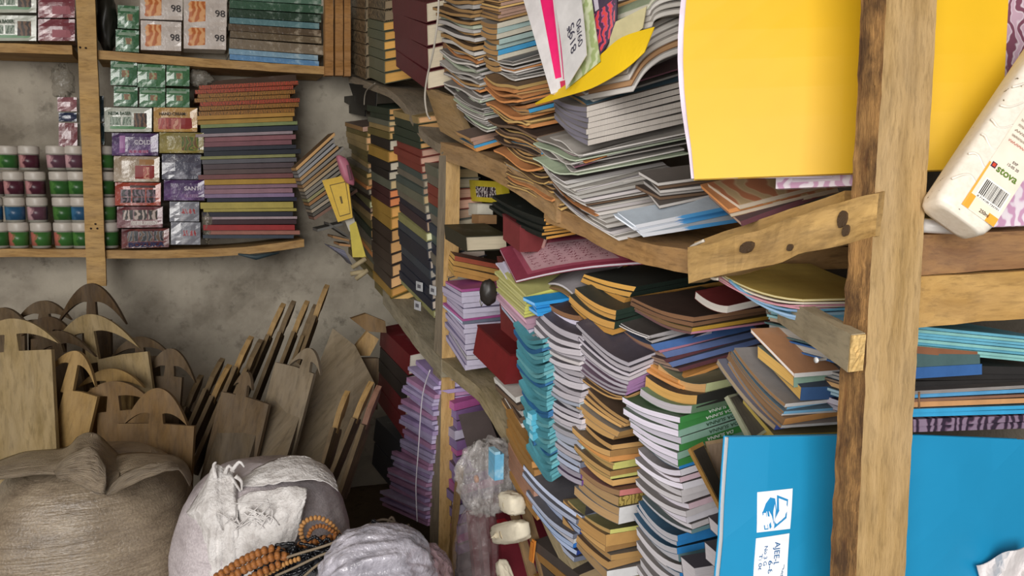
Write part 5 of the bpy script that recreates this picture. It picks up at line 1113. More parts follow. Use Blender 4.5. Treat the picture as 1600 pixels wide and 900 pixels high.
# wrapped hardbacks on the top board
def pileW(where, x0, y0, x1, y1, xb0, xb1, o, dep, layers, group, jit=.004, y1r=0, y0r=0, cat='book'):
    nt, nb = WP(x0, y0, o), WP(xb0, y1, o); ut, ub = WP(x1, y0 + y0r, o) - nt, WP(xb1, y1 + y1r, o) - nb
    tot = sum(l[0] for l in layers); acc = 0
    for i, (h, nm, pg, cv, sp, hard, look, mat) in enumerate(layers):
        c0, c1 = acc / tot, (acc + h) / tot; acc += h; n = nt.lerp(nb, c1); w = (nt.lerp(nb, c0) - n) * .93; u = ut.lerp(ub, c1)
        n = n + u.normalized() * random.uniform(-jit, jit) - D * random.uniform(0, jit); u = u * random.uniform(.96, 1.02)
        book(nm, f"{look}, {ordinal(i)} in {where}", cat, group, n, u, D * dep, w, pg, cv, sp, hard, None, mat, na=4)
L = lambda h, cv, look, mat=None, pg='#a09a8c', sp='front', nm='book', hard=False: (h, nm, pg, cv, sp, hard, look, mat)
pileW('the shiny pile on the top shelf board', 358, -12, 503, 93, 358, 502, -.02, .16,
  [L(1, '#8fa39a', 'pale green shiny book', wrap('#5a7a68', '#b5c2b8')), L(1.2, '#6a8a74', 'green shiny book', wrap('#3c5c48', '#a3b5a6')), L(1.2, '#47604f', 'dark green shiny book', wrap('#2e4436', '#9aaa9e')), L(.9, '#7fa0a4', 'bluish shiny book', wrap('#5f8388', '#8fabac')),
   L(1, '#8a7860', 'brown-backed shiny book', wrap('#5c4c3a', '#b0a08a')), L(1, '#9a8a70', 'tan-backed shiny book', wrap('#6a5a44', '#b5a68c')), L(1.5, '#a39482', 'beige shiny book', wrap('#7d6e5a', '#c0b4a0')), L(.8, '#9fb5c0', 'pale blue shiny book', wrap('#7fa0b5', '#b5c6cc')), L(.8, '#86a8c0', 'blue shiny book', wrap('#5c8ab5', '#a3c0d0'))],
  'shiny wrapped books on the top shelf board', y0r=8, y1r=11)
# middle bay
for i, (x0, y0, x1, y1, l) in enumerate(((173, 95, 214, 133, 'left of the upper row'), (215, 100, 258, 136, 'middle of the upper row'), (260, 102, 296, 134, 'right of the upper row'), (178, 135, 215, 166, 'left of the lower row'), (218, 137, 258, 167, 'middle of the lower row'), (260, 138, 296, 167, 'right of the lower row'))):
    soap(f'green soap pack under the middle board, {l}', x0, y0, x1, y1, 'green soap packs under the middle board', 1, GR if i in (0, 3) else GR2)
t = thing('plastic_wrap', 'dark clear plastic hanging right of the green soap packs', 'wrap', WP(312, 130, -.04)); blob('film', WP(312, 122, -.06), .045, .03, .03, clear_plastic('#9a9488', .5), t, .3, 7, 30, 18, ax=(R, D, Z), seed=2)
neem('white soap box with a green base below the green soap packs', 163, 168, 237, 206)
def boxp(label, x0, y0, x1, y1, mat, dy=0, dep=.1, o=-.015, puff=.003): return pack('soap_box', label, 'box', x0, y0, x1, y1, mat, dep, o, puff, dy=dy)
t, f, u, w = boxp('red and yellow cream box right of the white soap box', 240, 168, 308, 206, wrap('#b58a48', '#c9a86c', 8)); decal('red_print', f, .04, .42, .95, .97, plain('#8c2a26', .3), t, 4); decal('photo', f, .4, .46, .62, .93, marbled('#c9927c', '#8c2a26', '#b5685c', 50), t, 3, .0007); decal('photo', f, .08, .46, .34, .93, marbled('#a8443c', '#7d2420', '#b5685c', 50), t, 3, .0007); ptext(t, f, 'HAND CREAM', .12, .32, .011, u.length * .6, '#2c221a')
COLD = wrap('#4a2f5c', '#7d5a90', 16)
t, f, u, w = boxp('purple box lettered COLD below the white soap box', 175, 208, 247, 243, COLD); ptext(t, f, 'COLD', .48, .5, .016, u.length * .36, '#d3cbd6'); decal('magenta_stripe', f, .16, .1, .28, .95, plain('#8c4a8c', .3), t, 3); decal('small_print', f, .36, .76, .78, .92, marbled('#a04a6c', '#5c3a6c', '#b58aa0', 90), t, 3)
t, f, u, w = boxp('olive yellow box right of the COLD box', 249, 207, 318, 239, wrap('#8a7c40', '#b0a060', 18)); decal('dark_leaf', f, .5, .2, .95, .9, marbled('#4c5a24', '#8a8a3c', '#6a5030', 50), t, 3)
t, f, u, w = boxp('shiny beige box with a red print below the COLD box', 178, 244, 249, 284, wrap('#a08a70', '#d3c8b8', 14)); decal('red_print', f, .46, .36, .97, .97, plain('#8c2a26', .3), t, 4); decal('brown_top', f, .55, .03, .97, .33, plain('#9a6a34', .3), t, 3); decal('photo', f, .64, .42, .78, .9, marbled('#c9927c', '#8c2a26', '#b5685c', 50), t, 3, .0007)
t, f, u, w = boxp('silvery wrapped packet right of the beige box', 253, 241, 314, 280, wrap('#4c4a58', '#c3c2cc', 18), puff=.008)
t, f, u, w = boxp('orange-red box with six dark pictures below the beige box', 180, 285, 251, 321, wrap('#9c3a24', '#b54c30', 10)); decal('title_bar', f, .32, .02, .95, .22, plain('#3a1814', .3), t, 3)
for k in range(6): decal('picture', f, .06 + (k % 3) * .31, .3 + (k // 3) * .34, .34 + (k % 3) * .31, .62 + (k // 3) * .34, marbled('#201c1e', '#4c4650', '#7d6670', 70), t, 2)
t, f, u, w = boxp('purple box lettered SANTI below the silvery packet', 256, 281, 319, 313, COLD); ptext(t, f, 'SANTI', .5, .5, .014, u.length * .42, '#d3cbd6'); decal('small_print', f, .5, .7, .85, .86, marbled('#8a6a90', '#4a2f5c', '#a08aa8', 90), t, 3)
t, f, u, w = boxp('maroon wrapped box with pale pictures above the lowest box', 183, 323, 254, 356, wrap('#6a3438', '#a8888a', 12), dy=-1)
for k in range(3): decal('picture', f, .06 + k * .31, .16, .34 + k * .31, .62, marbled('#2c2826', '#5c4a38', '#b5a49c', 50), t, 2)
decal('white_print', f, .3, .68, .92, .9, marbled('#c9c0bc', '#8a6a6a', '#d9d2ce', 90), t, 3)
t, f, u, w = boxp('maroon box lettered BOZUKA at the bottom of its stack', 190, 358, 264, 388, wrap('#5c2c2c', '#8a4c44', 12), dy=-2)
for k in range(3): decal('picture', f, .06 + k * .31, .1, .34 + k * .31, .66, marbled('#242428', '#7d8088', '#5c4432', 50), t, 2)
decal('dark_band', f, .0, .7, 1, 1, plain('#4a2030', .3), t, 3); ptext(t, f, 'BOZUKA', .14, .94, .016, u.length * .76, '#1c2450', .03)
for i, (x0, y0, x1, y1, l) in enumerate(((265, 315, 311, 346, 'upper'), (267, 347, 313, 382, 'lower'))):
    t, f, u, w = boxp(f'silvery packet with red print beside the BOZUKA stack, {l} of two', x0, y0, x1, y1, wrap('#84848c', '#c9c8cc', 22), puff=.007); decal('red_print', f, .4, .36, .92, .6, marbled('#a04448', '#b9b5b8', '#8a8a94', 80), t, 3)
t = thing('plastic_wrap', 'clear plastic crumpled right of the silvery packets', 'wrap', WP(322, 378, -.03)); blob('film', WP(324, 350, -.04), .02, .03, .07, clear_plastic('#a09888', .4), t, .3, 7, 24, 18, ax=(R, D, Z), seed=6)
# pile of thin books and magazines
def mk(s):
    out = []
    for x in s.split(','):
        h, cv, look = x.strip().split('|'); out.append(L(float(h), cv, look, marbled('#5c3c18', '#b5862e', '#8f5a22', 130) if 'patterned' in look and 'red' not in look else marbled('#6a2a1c', '#a8622c', '#a83a28', 130) if 'patterned' in look else None, mulhex(cv, .8), 'front', 'notebook'))
    return out
pileW('the tall pile at the board end', 306, 134, 462, 372, 322, 462, -.02, .15,
  mk('.9|#a07830|gold and red patterned notebook,.9|#a83c34|red patterned notebook,.9|#b08434|gold patterned notebook,.9|#b5882f|gold patterned notebook,.9|#a8402f|red and gold patterned notebook,1|#b58a34|gold patterned notebook,1|#b08028|gold patterned notebook,.9|#b5863a|mustard notebook,1|#a88438|mustard notebook,.8|#7d8a58|olive notebook,1.2|#262c3a|dark navy notebook,.7|#9a8a90|greyish notebook,1.1|#8a5a60|dusty rose notebook,1.1|#7d5058|plum rose notebook,.9|#2a2c38|near-black notebook,1.1|#20242e|near-black notebook,.7|#8a8a58|olive notebook,1|#5c5a60|dull grey notebook,1.2|#54464a|dull brown notebook,1.1|#5c4a48|dull brown notebook,1.1|#7a4c4c|faded red notebook,1.2|#b08a34|mustard notebook,.9|#8a6a78|mauve notebook,1.1|#96707c|pink mauve notebook,.9|#8a7494|lavender notebook,.9|#23263a|navy notebook,1.5|#b0a050|pale yellow notebook,.7|#a89a4c|pale yellow notebook,1.1|#262634|dark notebook,.6|#a8949a|pale mauve notebook,1.1|#3c2228|dark maroon notebook,1.3|#9c2c2c|bright red notebook,1|#a06a5c|brick notebook,.8|#3c4450|slate notebook'),
  'thin notebooks on the lower shelf board', jit=.014, y0r=-8, y1r=0)
t = thing('magazine', 'dark folded magazine lying on top of the gold patterned notebooks', 'magazine', WP(350, 128, -.08)); panel('cover', [WP(338, 126, -.03), WP(462, 116, -.03), WP(464, 128, -.02), WP(320, 138, -.02)], .006, cover('#4a3a30'), t, 4, 2); panel('page_block', [WP(338, 132, -.035), WP(462, 122, -.035), WP(464, 130, -.03), WP(322, 139, -.03)], .006, pages('#6e5c4c'), t)
tag(tube('paper_scrap', [WP(372, 397, .0), WP(400, 402, .0), WP(436, 395, .0)], lambda s: .012 * math.sin(.3 + 2.6 * s), cover('#3c4a50'), None, 6), 'dark scrap hanging from under the lower board', 'scrap')
# small pink and blue wrapped packets beside the post
for i, (x0, y0, x1, y1, c1, c2, l) in enumerate(((90, 152, 120, 174, '#8a5a60', '#c9a8a8', 'pink wrapped packet left of the post, top of its stack'), (92, 176, 120, 190, '#23304a', '#5c5a70', 'dark blue wrapped packet left of the post'), (92, 192, 121, 230, '#7d4a50', '#b99a9c', 'pink wrapped packet left of the post, above the pots'), (150, 150, 162, 190, '#2e4450', '#7d98a0', 'bluish wrapped packet just right of the post, upper'), (150, 192, 163, 226, '#2e4a50', '#6a98a0', 'bluish wrapped packet just right of the post, lower'))):
    pack('soap_pack', l, 'packet', x0, y0, x1, y1, wrap(c1, c2, 30), .07, -.03, .008)
t = thing('plastic_wrap', 'smoky clear plastic above the pink packets left of the post', 'wrap', WP(98, 150, -.05)); blob('film', WP(98, 128, -.07), .035, .03, .06, clear_plastic('#8a8478', .3), t, .3, 7, 24, 18, ax=(R, D, Z), seed=5)
# plastic pots
LID = plain('#c0b8ae', .35)
def pot_label(h1, h2, h3):
    k = ('potl', h1, h2, h3)
    if k not in MATS:
        m = NT('pot_label', .3); v = m.coord('UV', (1, 1, 1)); sx = m.n('ShaderNodeSeparateXYZ'); m.l(v, sx.inputs[0]); n = m.noise(m.coord('UV', (7, 30, 1)), 1.0, 4)
        ad = m.n('ShaderNodeMath', operation='MULTIPLY_ADD'); m.l(n, ad.inputs[0]); ad.inputs[1].default_value = .25; m.l(sx.outputs[0], ad.inputs[2])
        g = m.ramp(ad.outputs[0], [(.0, lin(h1)), (.52, lin(h1)), (.56, lin(h2)), (.72, lin(h2)), (.76, lin(h1)), (.98, lin(h1)), (1, lin(h3))]); m.col(g); MATS[k] = m.m
    return MATS[k]
PG = pot_label('#2f5a2c', '#4c7a3a', '#2f5a2c'); PR = pot_label('#4a2430', '#c08a8a', '#3a1c28'); PB = pot_label('#2a5070', '#3c6a8c', '#2a5070'); PGR = pot_label('#3c6a34', '#b56a5c', '#3c6a34'); PM = pot_label('#5a3c48', '#c9a0a4', '#4a4050')
def make_pot(label, cx, yt, yb, wpx, lm, grp):
    o = -.045; base = WP(cx, yb - 2, o); topp = WP(cx, yt, o); hgt = topp.z - base.z; r = (WP(cx + wpx / 2, yb, o) - WP(cx - wpx / 2, yb, o)).length / 2
    t = thing('plastic_pot', label, 'pot', base, grp)
    lathe('jar', base, Z, [(0, 0), (r * .86, 0), (r * .9, .003), (r * .93, hgt * .7), (0, hgt * .7)], plain('#8d8a80', .3), t, 20)
    lathe('label', base, Z, [(r * .905, hgt * .1), (r * .925, hgt * .1), (r * .96, hgt * .62), (r * .94, hgt * .62)], lm, t, 24)
    lathe('lid', base, Z, [(0, hgt * .66), (r * .98, hgt * .66), (r, hgt * .69), (r, hgt * .93), (r * .95, hgt * .985), (r * .8, hgt), (0, hgt)], LID, t, 20)
NAM = {id(PG): 'green label', id(PR): 'maroon label', id(PB): 'blue label', id(PGR): 'green-red label', id(PM): 'mauve label'}
rows = [(228, 268, [(14, PG), (47, PR), (90, PM), (118, PM), (163, PGR)], 'top row', 34), (268, 309, [(-8, PR), (23, PR), (57, PR), (95, PG), (123, PG), (165, PG)], 'second row', 34), (308, 349, [(-10, PB), (25, PB), (60, PM), (100, PG), (127, PB), (167, PGR)], 'third row', 34), (347, 389, [(1, PG), (31, PGR), (66, PGR), (102, PGR), (130, PG), (171, PG)], 'bottom row', 34)]
for yt, yb, xs, l, wpx in rows:
    for i, (x, m) in enumerate(xs):
        make_pot(f'white-lidded pot with a {NAM[id(m)]}, {["first", "second", "third", "fourth", "fifth", "sixth"][i]} from the left of the {l}', x, yt, yb, wpx, m, 'white-lidded pots on the lower shelf board')
# ---------------------------------------------------------------- writing boards heaped on the floor at the left
def slate(label, tl, tr, d, h, m, neck=(.5, .045, .035), cres=None, lean=.22, d2=None, group=None, cdrop=.02, th=.014, rod=0.0):
    """wooden writing board: TL, TR are pixels of its upper edge, h metres long; neck (place, width, length), cres (span, height, droop)"""
    A, B = P(*tl, d), P(*tr, d2 or d); X = (B - A).normalized(); W = (B - A).length
    Yv = Z * math.cos(lean) + D * math.sin(lean); Y = (Yv - X * Yv.dot(X)).normalized(); O = A
    t = thing('writing_board', label, 'writing board', A - Y * h, group)
    jig = [(0, -h), (W * .5, -h - .006), (W, -h), (W * 1.0, -h * .5), (W, 0), (W * .5, .004), (0, 0), (-.003, -h * .5)]
    jig = [(x + .0015 * noise.noise(V((x * 40, y * 40, d))), y) for x, y in jig]
    nrm = X.cross(Y)
    if nrm.dot(A - CO) > 0: pass
    extrude_poly('board', jig, O, X, Y, th, m, t)
    if neck:
        c, nw, nl = neck; cx = W * c; pts = [(cx - nw * .55, -.01), (cx + nw * .55, -.01)]
        if cres:
            sp, ch, dr = cres; n = 10; right = []; left = []
            # underside from the neck to the tip, then over the top
            for k in range(n + 1):
                a = k / n; right.append((cx + nw * .45 + (sp - nw * .45) * a, nl - dr * a ** 1.7 + ch * .25 * (1 - (1 - a) ** 2) * (1 - a)))
            top = []
            for k in range(1, 2 * n):
                a = 1 - k / n; top.append((cx + sp * a, nl + ch * 1.25 * (1 - abs(a) ** 2.2) - dr * abs(a) ** 1.7))
            for k in range(n, -1, -1):
                a = k / n; left.append((cx - nw * .45 - (sp - nw * .45) * a, nl - dr * a ** 1.7 + ch * .25 * (1 - (1 - a) ** 2) * (1 - a)))
            pts = [(cx - nw * .6, -.008), (cx + nw * .6, -.008)] + right + top + left
        else: pts = [(cx - nw * .6, -.008), (cx + nw * .6, -.008), (cx + nw * .45, nl), (cx, nl * 1.08), (cx - nw * .45, nl)]
        extrude_poly('handle', pts, O - nrm * .0008, X, Y, th * .94, m, t)
    return t
WA = wood('#857047', '#a5906a', .5, .85, .2); WBr = wood('#5c4426', '#7f6239', .5, .8, .25); WC = wood('#86693c', '#a98a54', .5, .85, .2); WD = wood('#3f2e1c', '#5e4729', .6, .85, .3); WG = wood('#6b5d49', '#857660', .45, .85, .25); WDm = wood('#4c3b28', '#6b573c', .6, .85, .3)
slate('large pale writing board at the left edge, its crescent handle cut by the frame', (-45, 556), (80, 546), 2.02, .42, WA, (.5, .036, .05), (.13, .035, .035), .2)
slate('narrow yellowish writing board right of the large pale one', (100, 609), (152, 620), 2.06, .3, WC, (.08, .028, .075), (.075, .03, .05), .2)
slate('light writing board with a long neck and wide crescent at the back', (152, 562), (231, 549), 2.3, .35, WA, (-.1, .034, .09), (.15, .045, .075), .22)
slate('dark crescent-handled board standing highest against the wall post', (128, 500), (172, 500), 2.45, .5, WD, (.33, .03, .06), (.115, .05, .075), .1)
slate('reddish brown writing board behind the lowest right one', (152, 645), (250, 640), 2.1, .3, WBr, (.25, .034, .045), (.11, .034, .02), .22)
slate('brown writing board leaning lowest at the right of the heap', (183, 662), (303, 666), 1.98, .26, WBr, (.5, .036, .03), (.085, .055, .03), .2)
slate('small board with a pale crescent showing between the wide ones', (140, 606), (205, 606), 2.2, .3, WC, (.5, .03, .02), (.1, .03, .02), .2)
slate('shadowed board at the right back of the heap', (243, 588), (284, 590), 2.35, .3, WDm, (.5, .03, .035), (.085, .045, .05), .2)
slate('dusky board behind the light long-necked one', (190, 560), (246, 556), 2.42, .3, WDm, (.5, .03, .03), (.1, .03, .03), .2)
slate('dark round-handled board at the upper left of the heap', (-30, 520), (38, 520), 2.4, .4, WDm, (.5, .036, .02), (.1, .05, .03), .12)
slate('dark board with a stubby crescent left of the highest one', (44, 500), (92, 500), 2.46, .4, WDm, (.5, .036, .02), (.09, .036, .02), .1)
slate('dim board with a low crescent below the stubby one', (48, 530), (100, 530), 2.36, .4, WD, (.5, .036, .03), (.085, .034, .02), .12)
slate('dark board lying between the pale board and the long neck', (62, 560), (120, 548), 2.25, .35, WDm, (.5, .03, .03), (.11, .035, .06), .2)
# boards leaning edge-on in the middle
def thin_board(label, bot, top, d0, d1, wd, m, tip=.10, tipmat=None, th=.012, grp='edge-on writing boards leaning in the middle', ang=.35):
    """long narrow board seen almost from its edge, with a tapered handle tip"""
    A, B = P(*bot, d0), P(*top, d1); Y = (B - A).normalized(); L_ = (B - A).length
    Xd = (D * math.cos(ang) + R * math.sin(ang)); Xd = (Xd - Y * Xd.dot(Y)).normalized()
    t = thing('writing_board', label, 'writing board', A, grp)
    hb_ = L_ - tip - .03; O = A
    extrude_poly('board', [(-wd, 0), (0, 0), (0, hb_), (-.006, hb_ + .008), (-wd, hb_)], O + Xd * wd * .3, Xd, Y, th, m, t)
    hp = [(-wd * .66, hb_ - .01), (-wd * .42, hb_ - .01), (-wd * .4, hb_ + .03), (-wd * .25, hb_ + .045), (-wd * .22, L_ - .03), (-wd * .4, L_), (-wd * .55, L_ - .02), (-wd * .72, hb_ + .05)]
    extrude_poly('handle', hp, O + Xd * wd * .3 + Xd.cross(Y) * .001, Xd, Y, th * 1.35, tipmat or m, t); return t
TIP = wood('#86683c', '#ad8c58', .8, .8, .1); TD = wood('#55452f', '#7d6747', .8, .85, .2)
edge = [((262, 735), (319, 588), 2.35, 2.5, TD), ((276, 735), (352, 562), 2.3, 2.48, TD), ((290, 735), (363, 572), 2.25, 2.42, TIP), ((308, 740), (397, 528), 2.2, 2.42, TIP), ((330, 730), (412, 533), 2.22, 2.44, TD), ((352, 700), (447, 476), 2.4, 2.56, TIP), ((380, 690), (463, 472), 2.42, 2.58, TD), ((400, 690), (484, 472), 2.4, 2.57, TIP), ((420, 690), (497, 478), 2.38, 2.55, TD), ((430, 690), (515, 447), 2.36, 2.54, TIP)]
for i, (b_, t_, d0, d1, tm) in enumerate(edge):
    thin_board(f'thin dusty board leaning edge-on left of the big flat board, {["first", "second", "third", "fourth", "fifth", "sixth", "seventh", "eighth", "ninth", "tenth"][i]} from the left', b_, t_, d0, d1, .10, TD, .1, tm)
slate('broad dark board leaning in front of the edge-on ones', (346, 612), (420, 632), 2.1, .34, WDm, (.4, .03, .035), (.0301, .03, .01), .3, 2.06)
slate('dark grey board with a pale edge leaning right of it', (430, 566), (490, 584), 2.16, .42, WG, (.75, .03, .03), (.055, .03, .03), .3, 2.12)
def free_board(label, pts, ds, th, m, grp=None):
    q = [P(x, y, d) for (x, y), d in zip(pts, ds)]; c = (q[1] - q[0]).normalized(); n = c.cross((q[-1] - q[0]).normalized()); Yv = n.cross(c).normalized()
    if n.dot(q[0] - CO) > 0: n = -n
    t = thing('writing_board', label, 'writing board', q[-1], grp)
    vf = q; vb = [p - n * th for p in q]; k = len(q); faces = [tuple(range(k)), tuple(reversed(range(k, 2 * k)))] + [((i + 1) % k, i, k + i, k + (i + 1) % k) for i in range(k)]
    uvp = [((p - q[0]).dot(Yv), (p - q[0]).dot(c)) for p in vf + vb]; faces, _ = fixwind(vf + vb, faces); addmesh('board', vf + vb, faces, m, t, None, [[uvp[i] for i in f] for f in faces]); return t, q, n
BG = wood('#75664f', '#91826a', .35, .9, .35)
fbd, fq, fn = free_board('big flat greyish board leaning against the wall beside the red ledgers', [(520, 513), (555, 540), (586, 600), (546, 770), (420, 770)], [2.42, 2.42, 2.4, 2.2, 2.2], .018, BG)
free_board('slanting board with a light edge between the grey board and the big flat one', [(455, 560), (489, 586), (430, 770), (360, 770)], [2.2, 2.18, 2.02, 2.04], .02, wood('#5f523f', '#7d6d55', .5, .85, .2))
free_board('dark board face below the thin edge-on ones', [(352, 640), (416, 628), (366, 790), (300, 790)], [2.12, 2.1, 1.98, 2.0], .02, wood('#4c4030', '#655641', .5, .85, .2))
hk = thing('writing_board', 'board with a dark hooked handle behind the big flat board', 'writing board', P(560, 560, 2.5))
for nm, pts, m in (('handle', [(548, 498), (572, 490), (602, 502), (604, 520), (574, 518)], WBr), ('neck', [(556, 540), (574, 518), (592, 530), (578, 556), (562, 556)], TIP), ('board', [(540, 560), (592, 560), (590, 640), (540, 640)], WDm)):
    q = [P(x, y, 2.5) for x, y in pts]; c = (q[1] - q[0]).normalized(); n = V((0, -1, .1)).normalized(); k = len(q); vb = [p + D * .02 for p in q]; faces = [tuple(range(k)), tuple(reversed(range(k, 2 * k)))] + [((i + 1) % k, i, k + i, k + (i + 1) % k) for i in range(k)]
    faces, _ = fixwind(q + vb, faces); addmesh(nm, q + vb, faces, m, hk, None, [[(p.z, p.x) for p in ((q + vb)[i] for i in f)] for f in faces])
for i, (b_, t_, d0, d1, tm) in enumerate((((506, 760), (548, 612), 2.1, 2.2, TIP), ((516, 770), (585, 598), 2.08, 2.18, TIP), ((538, 780), (597, 604), 2.06, 2.14, wood('#6d4c3c', '#8a6552', .8, .85, .2)))):
    thin_board(('thin board with a yellow broken edge at the right of the big flat board', 'thin dusty board beside the red ledgers, middle of three', 'thin reddish-handled board closest to the red ledgers')[i], b_, t_, d0, d1, .07, TD, .09, tm, grp='edge-on writing boards beside the red ledgers', ang=.6)
# ---------------------------------------------------------------- sacks
def sack(name, label, c, rx, ry, h, m, seed, amp=.05, power=.62, nu=64, nv=40, topf=None):
    t = thing(name, label, 'sack', V((c.x, c.y, 0))); verts = []; faces = []; uvs = []
    sg = lambda x, p: math.copysign(abs(x) ** p, x)
    for j in range(nv + 1):
        s = j / nv; z = h * s
        rr_ = (1 - abs(2 * min(max(s, 0), 1) - 1) ** 4.2) ** .36 * (.96 + .07 * math.sin(3 * s)) if 0 < s < 1 else .001
        for i in range(nu):
            a = 2 * math.pi * i / nu; cx, cy = sg(math.cos(a), .8), sg(math.sin(a), .8)
            q = V((math.cos(a) * 1.4, math.sin(a) * 1.4, s * 2.6 + seed)); k = 1 + amp * noise.noise(q * 1.5) + amp * .35 * noise.noise(q * 5)
            zz = z + (topf(a, s) if topf else 0)
            fold = amp * .22 * noise.noise(V((a * .6, s * 34, seed)))
            verts.append(V((c.x + R.x * cx * rx * rr_ * (k + fold) + D.x * cy * ry * rr_ * k, c.y + R.y * cx * rx * rr_ * (k + fold) + D.y * cy * ry * rr_ * k, zz)))
    for j in range(nv):
        for i in range(nu):
            i2 = (i + 1) % nu; faces.append((j * nu + i, j * nu + i2, (j + 1) * nu + i2, (j + 1) * nu + i)); uvs.append([(i / nu * 2, j / nv), ((i + 1) / nu * 2, j / nv), ((i + 1) / nu * 2, (j + 1) / nv), (i / nu * 2, (j + 1) / nv)])
    f, u = fixwind(verts, faces, uvs); addmesh('bag', verts, f, m, t, None, u, smooth=True); return t
SK = weave('#776857', '#a0907a', .3)
ck = P(146, 830, 1.78); ztop = P(146, 728, 1.7).z
sk = sack('grain_sack', 'large brown woven sack with a folded mouth at the lower left', ck, .236, .22, ztop + .015, SK, 1.3)
def ribbon(name, top, low, d_t, d_l, m, parent, bulge=.02, n=18, th=.004):
    a = spline([P(x, y, d) for (x, y), d in zip(top, d_t)], 6); b = spline([P(x, y, d) for (x, y), d in zip(low, d_l)], 6); k = len(a) - 1
    return box_part(name, lambda s, u_, c: a[int(round(s * k))].lerp(b[int(round(s * k))], u_) + (CO - ck).normalized() * bulge * math.sin(3.14 * u_) + D * th * c + Z * .004 * noise.noise(V((s * 6, u_ * 5, 2))), m, parent, k, 8, 1, (1, .3, th), smooth=True)
ribbon('folded_mouth', [(-20, 726), (40, 706), (100, 700), (122, 682), (150, 678), (175, 700), (190, 716)], [(-20, 752), (40, 744), (80, 742), (110, 744), (140, 764), (165, 772), (185, 752)], [1.74] * 7, [1.60, 1.58, 1.57, 1.56, 1.55, 1.55, 1.57], SK, sk, .03)
ribbon('folded_mouth', [(168, 716), (200, 708), (240, 708), (275, 714), (292, 726), (300, 745)], [(164, 772), (196, 752), (224, 738), (258, 730), (282, 738), (296, 760)], [1.72] * 6, [1.56, 1.565, 1.57, 1.58, 1.6, 1.64], SK, sk, .022)
ribbon('folded_lip', [(82, 734), (100, 716), (132, 700), (150, 704), (165, 730)], [(90, 748), (108, 752), (140, 766), (160, 774), (166, 760)], [1.60, 1.60, 1.60, 1.60, 1.58], [1.545, 1.54, 1.535, 1.535, 1.55], SK, sk, .012)
ribbon('folded_lip', [(163, 772), (188, 744), (224, 728), (262, 724), (278, 728)], [(166, 776), (194, 764), (226, 748), (258, 738), (280, 734)], [1.56, 1.565, 1.57, 1.58, 1.59], [1.53, 1.53, 1.535, 1.545, 1.57], SK, sk, .006)
cw = P(412, 850, 1.66); zt2 = P(440, 712, 1.68).z
WSK = weave('#b8adb0', '#d6cdd0', .5)
ws = sack('grain_sack', 'whitish sack tied up in torn white plastic beside the brown one', cw, .198, .185, zt2, WSK, 5.1, .06)
# torn white plastic draped over the front of the white sack, with its knot
PLM = NT('torn_plastic', .35); pv = PLM.coord('Object', (1, 1, 1)); pn = PLM.noise(pv, 30, 5, .65); PLM.col(PLM.ramp(pn, [(.3, lin('#b5afac')), (.6, lin('#dcd8d6'))])); PLM.bump(pn, .9, .012)
def drape(name, outline_top, outline_low, dt, dl, bulge=.035, n=16, amp=.006):
    a = spline([P(x, y, d) for (x, y), d in zip(outline_top, dt)], 6); b = spline([P(x, y, d) for (x, y), d in zip(outline_low, dl)], 6); k = len(a) - 1
    def pos(s, u_, c):
        p = a[int(round(s * k))].lerp(b[int(round(s * k))], u_) + (CO - cw).normalized() * bulge * math.sin(3.14 * min(1, u_ + .08))
        return p + D * (.002 * c + amp * noise.noise(V((s * 9, u_ * 7, 1))) + amp * noise.noise(V((s * 22, u_ * 4, 3))))
    return box_part(name, pos, PLM.m, ws, k, n, 1, (1, 1, 1), smooth=True)
drape('torn_plastic', [(292, 800), (318, 760), (334, 728), (352, 732), (366, 744), (372, 780)], [(296, 806), (310, 850), (328, 900), (345, 915), (362, 905), (374, 870)], [1.56, 1.55, 1.56, 1.56, 1.55, 1.53], [1.55, 1.50, 1.46, 1.46, 1.46, 1.48])
drape('torn_plastic', [(362, 786), (390, 770), (424, 766), (452, 760), (480, 764)], [(366, 900), (392, 905), (424, 890), (456, 860), (474, 800)], [1.52, 1.51, 1.51, 1.51, 1.51], [1.47, 1.46, 1.46, 1.47, 1.49], .02)
drape('plastic_top', [(378, 745), (420, 722), (462, 712), (500, 722), (520, 740)], [(376, 762), (420, 758), (460, 752), (505, 752), (530, 770)], [1.60, 1.62, 1.64, 1.64, 1.62], [1.54, 1.54, 1.54, 1.55, 1.56], .012)
rk_ = random.Random(3)
for i in range(16):
    x0, y0 = rk_.uniform(356, 420), rk_.uniform(796, 822); p0 = P(x0, y0, 1.475)
    pts = [p0 + V((rk_.uniform(-.02, .02) * k, -.004 - .003 * math.sin(k), rk_.uniform(-.014, .012) * k)) for k in range(4)]
    tube('torn_strand', spline(pts, 4), lambda s: .0022 * (1 - .5 * s), PLM.m, ws, 6)
for pts in (((337, 748), (334, 728), (338, 722)), ((362, 736), (374, 722), (382, 730)), ((360, 745), (368, 756), (376, 768)), ((368, 744), (377, 752), (378, 766)), ((352, 740), (358, 728), (366, 738))):
    tube('knot_tail', spline([P(x, y, 1.53) for x, y in pts], 5), lambda s: .005 * (1 - .6 * s), PLM.m, ws, 8)
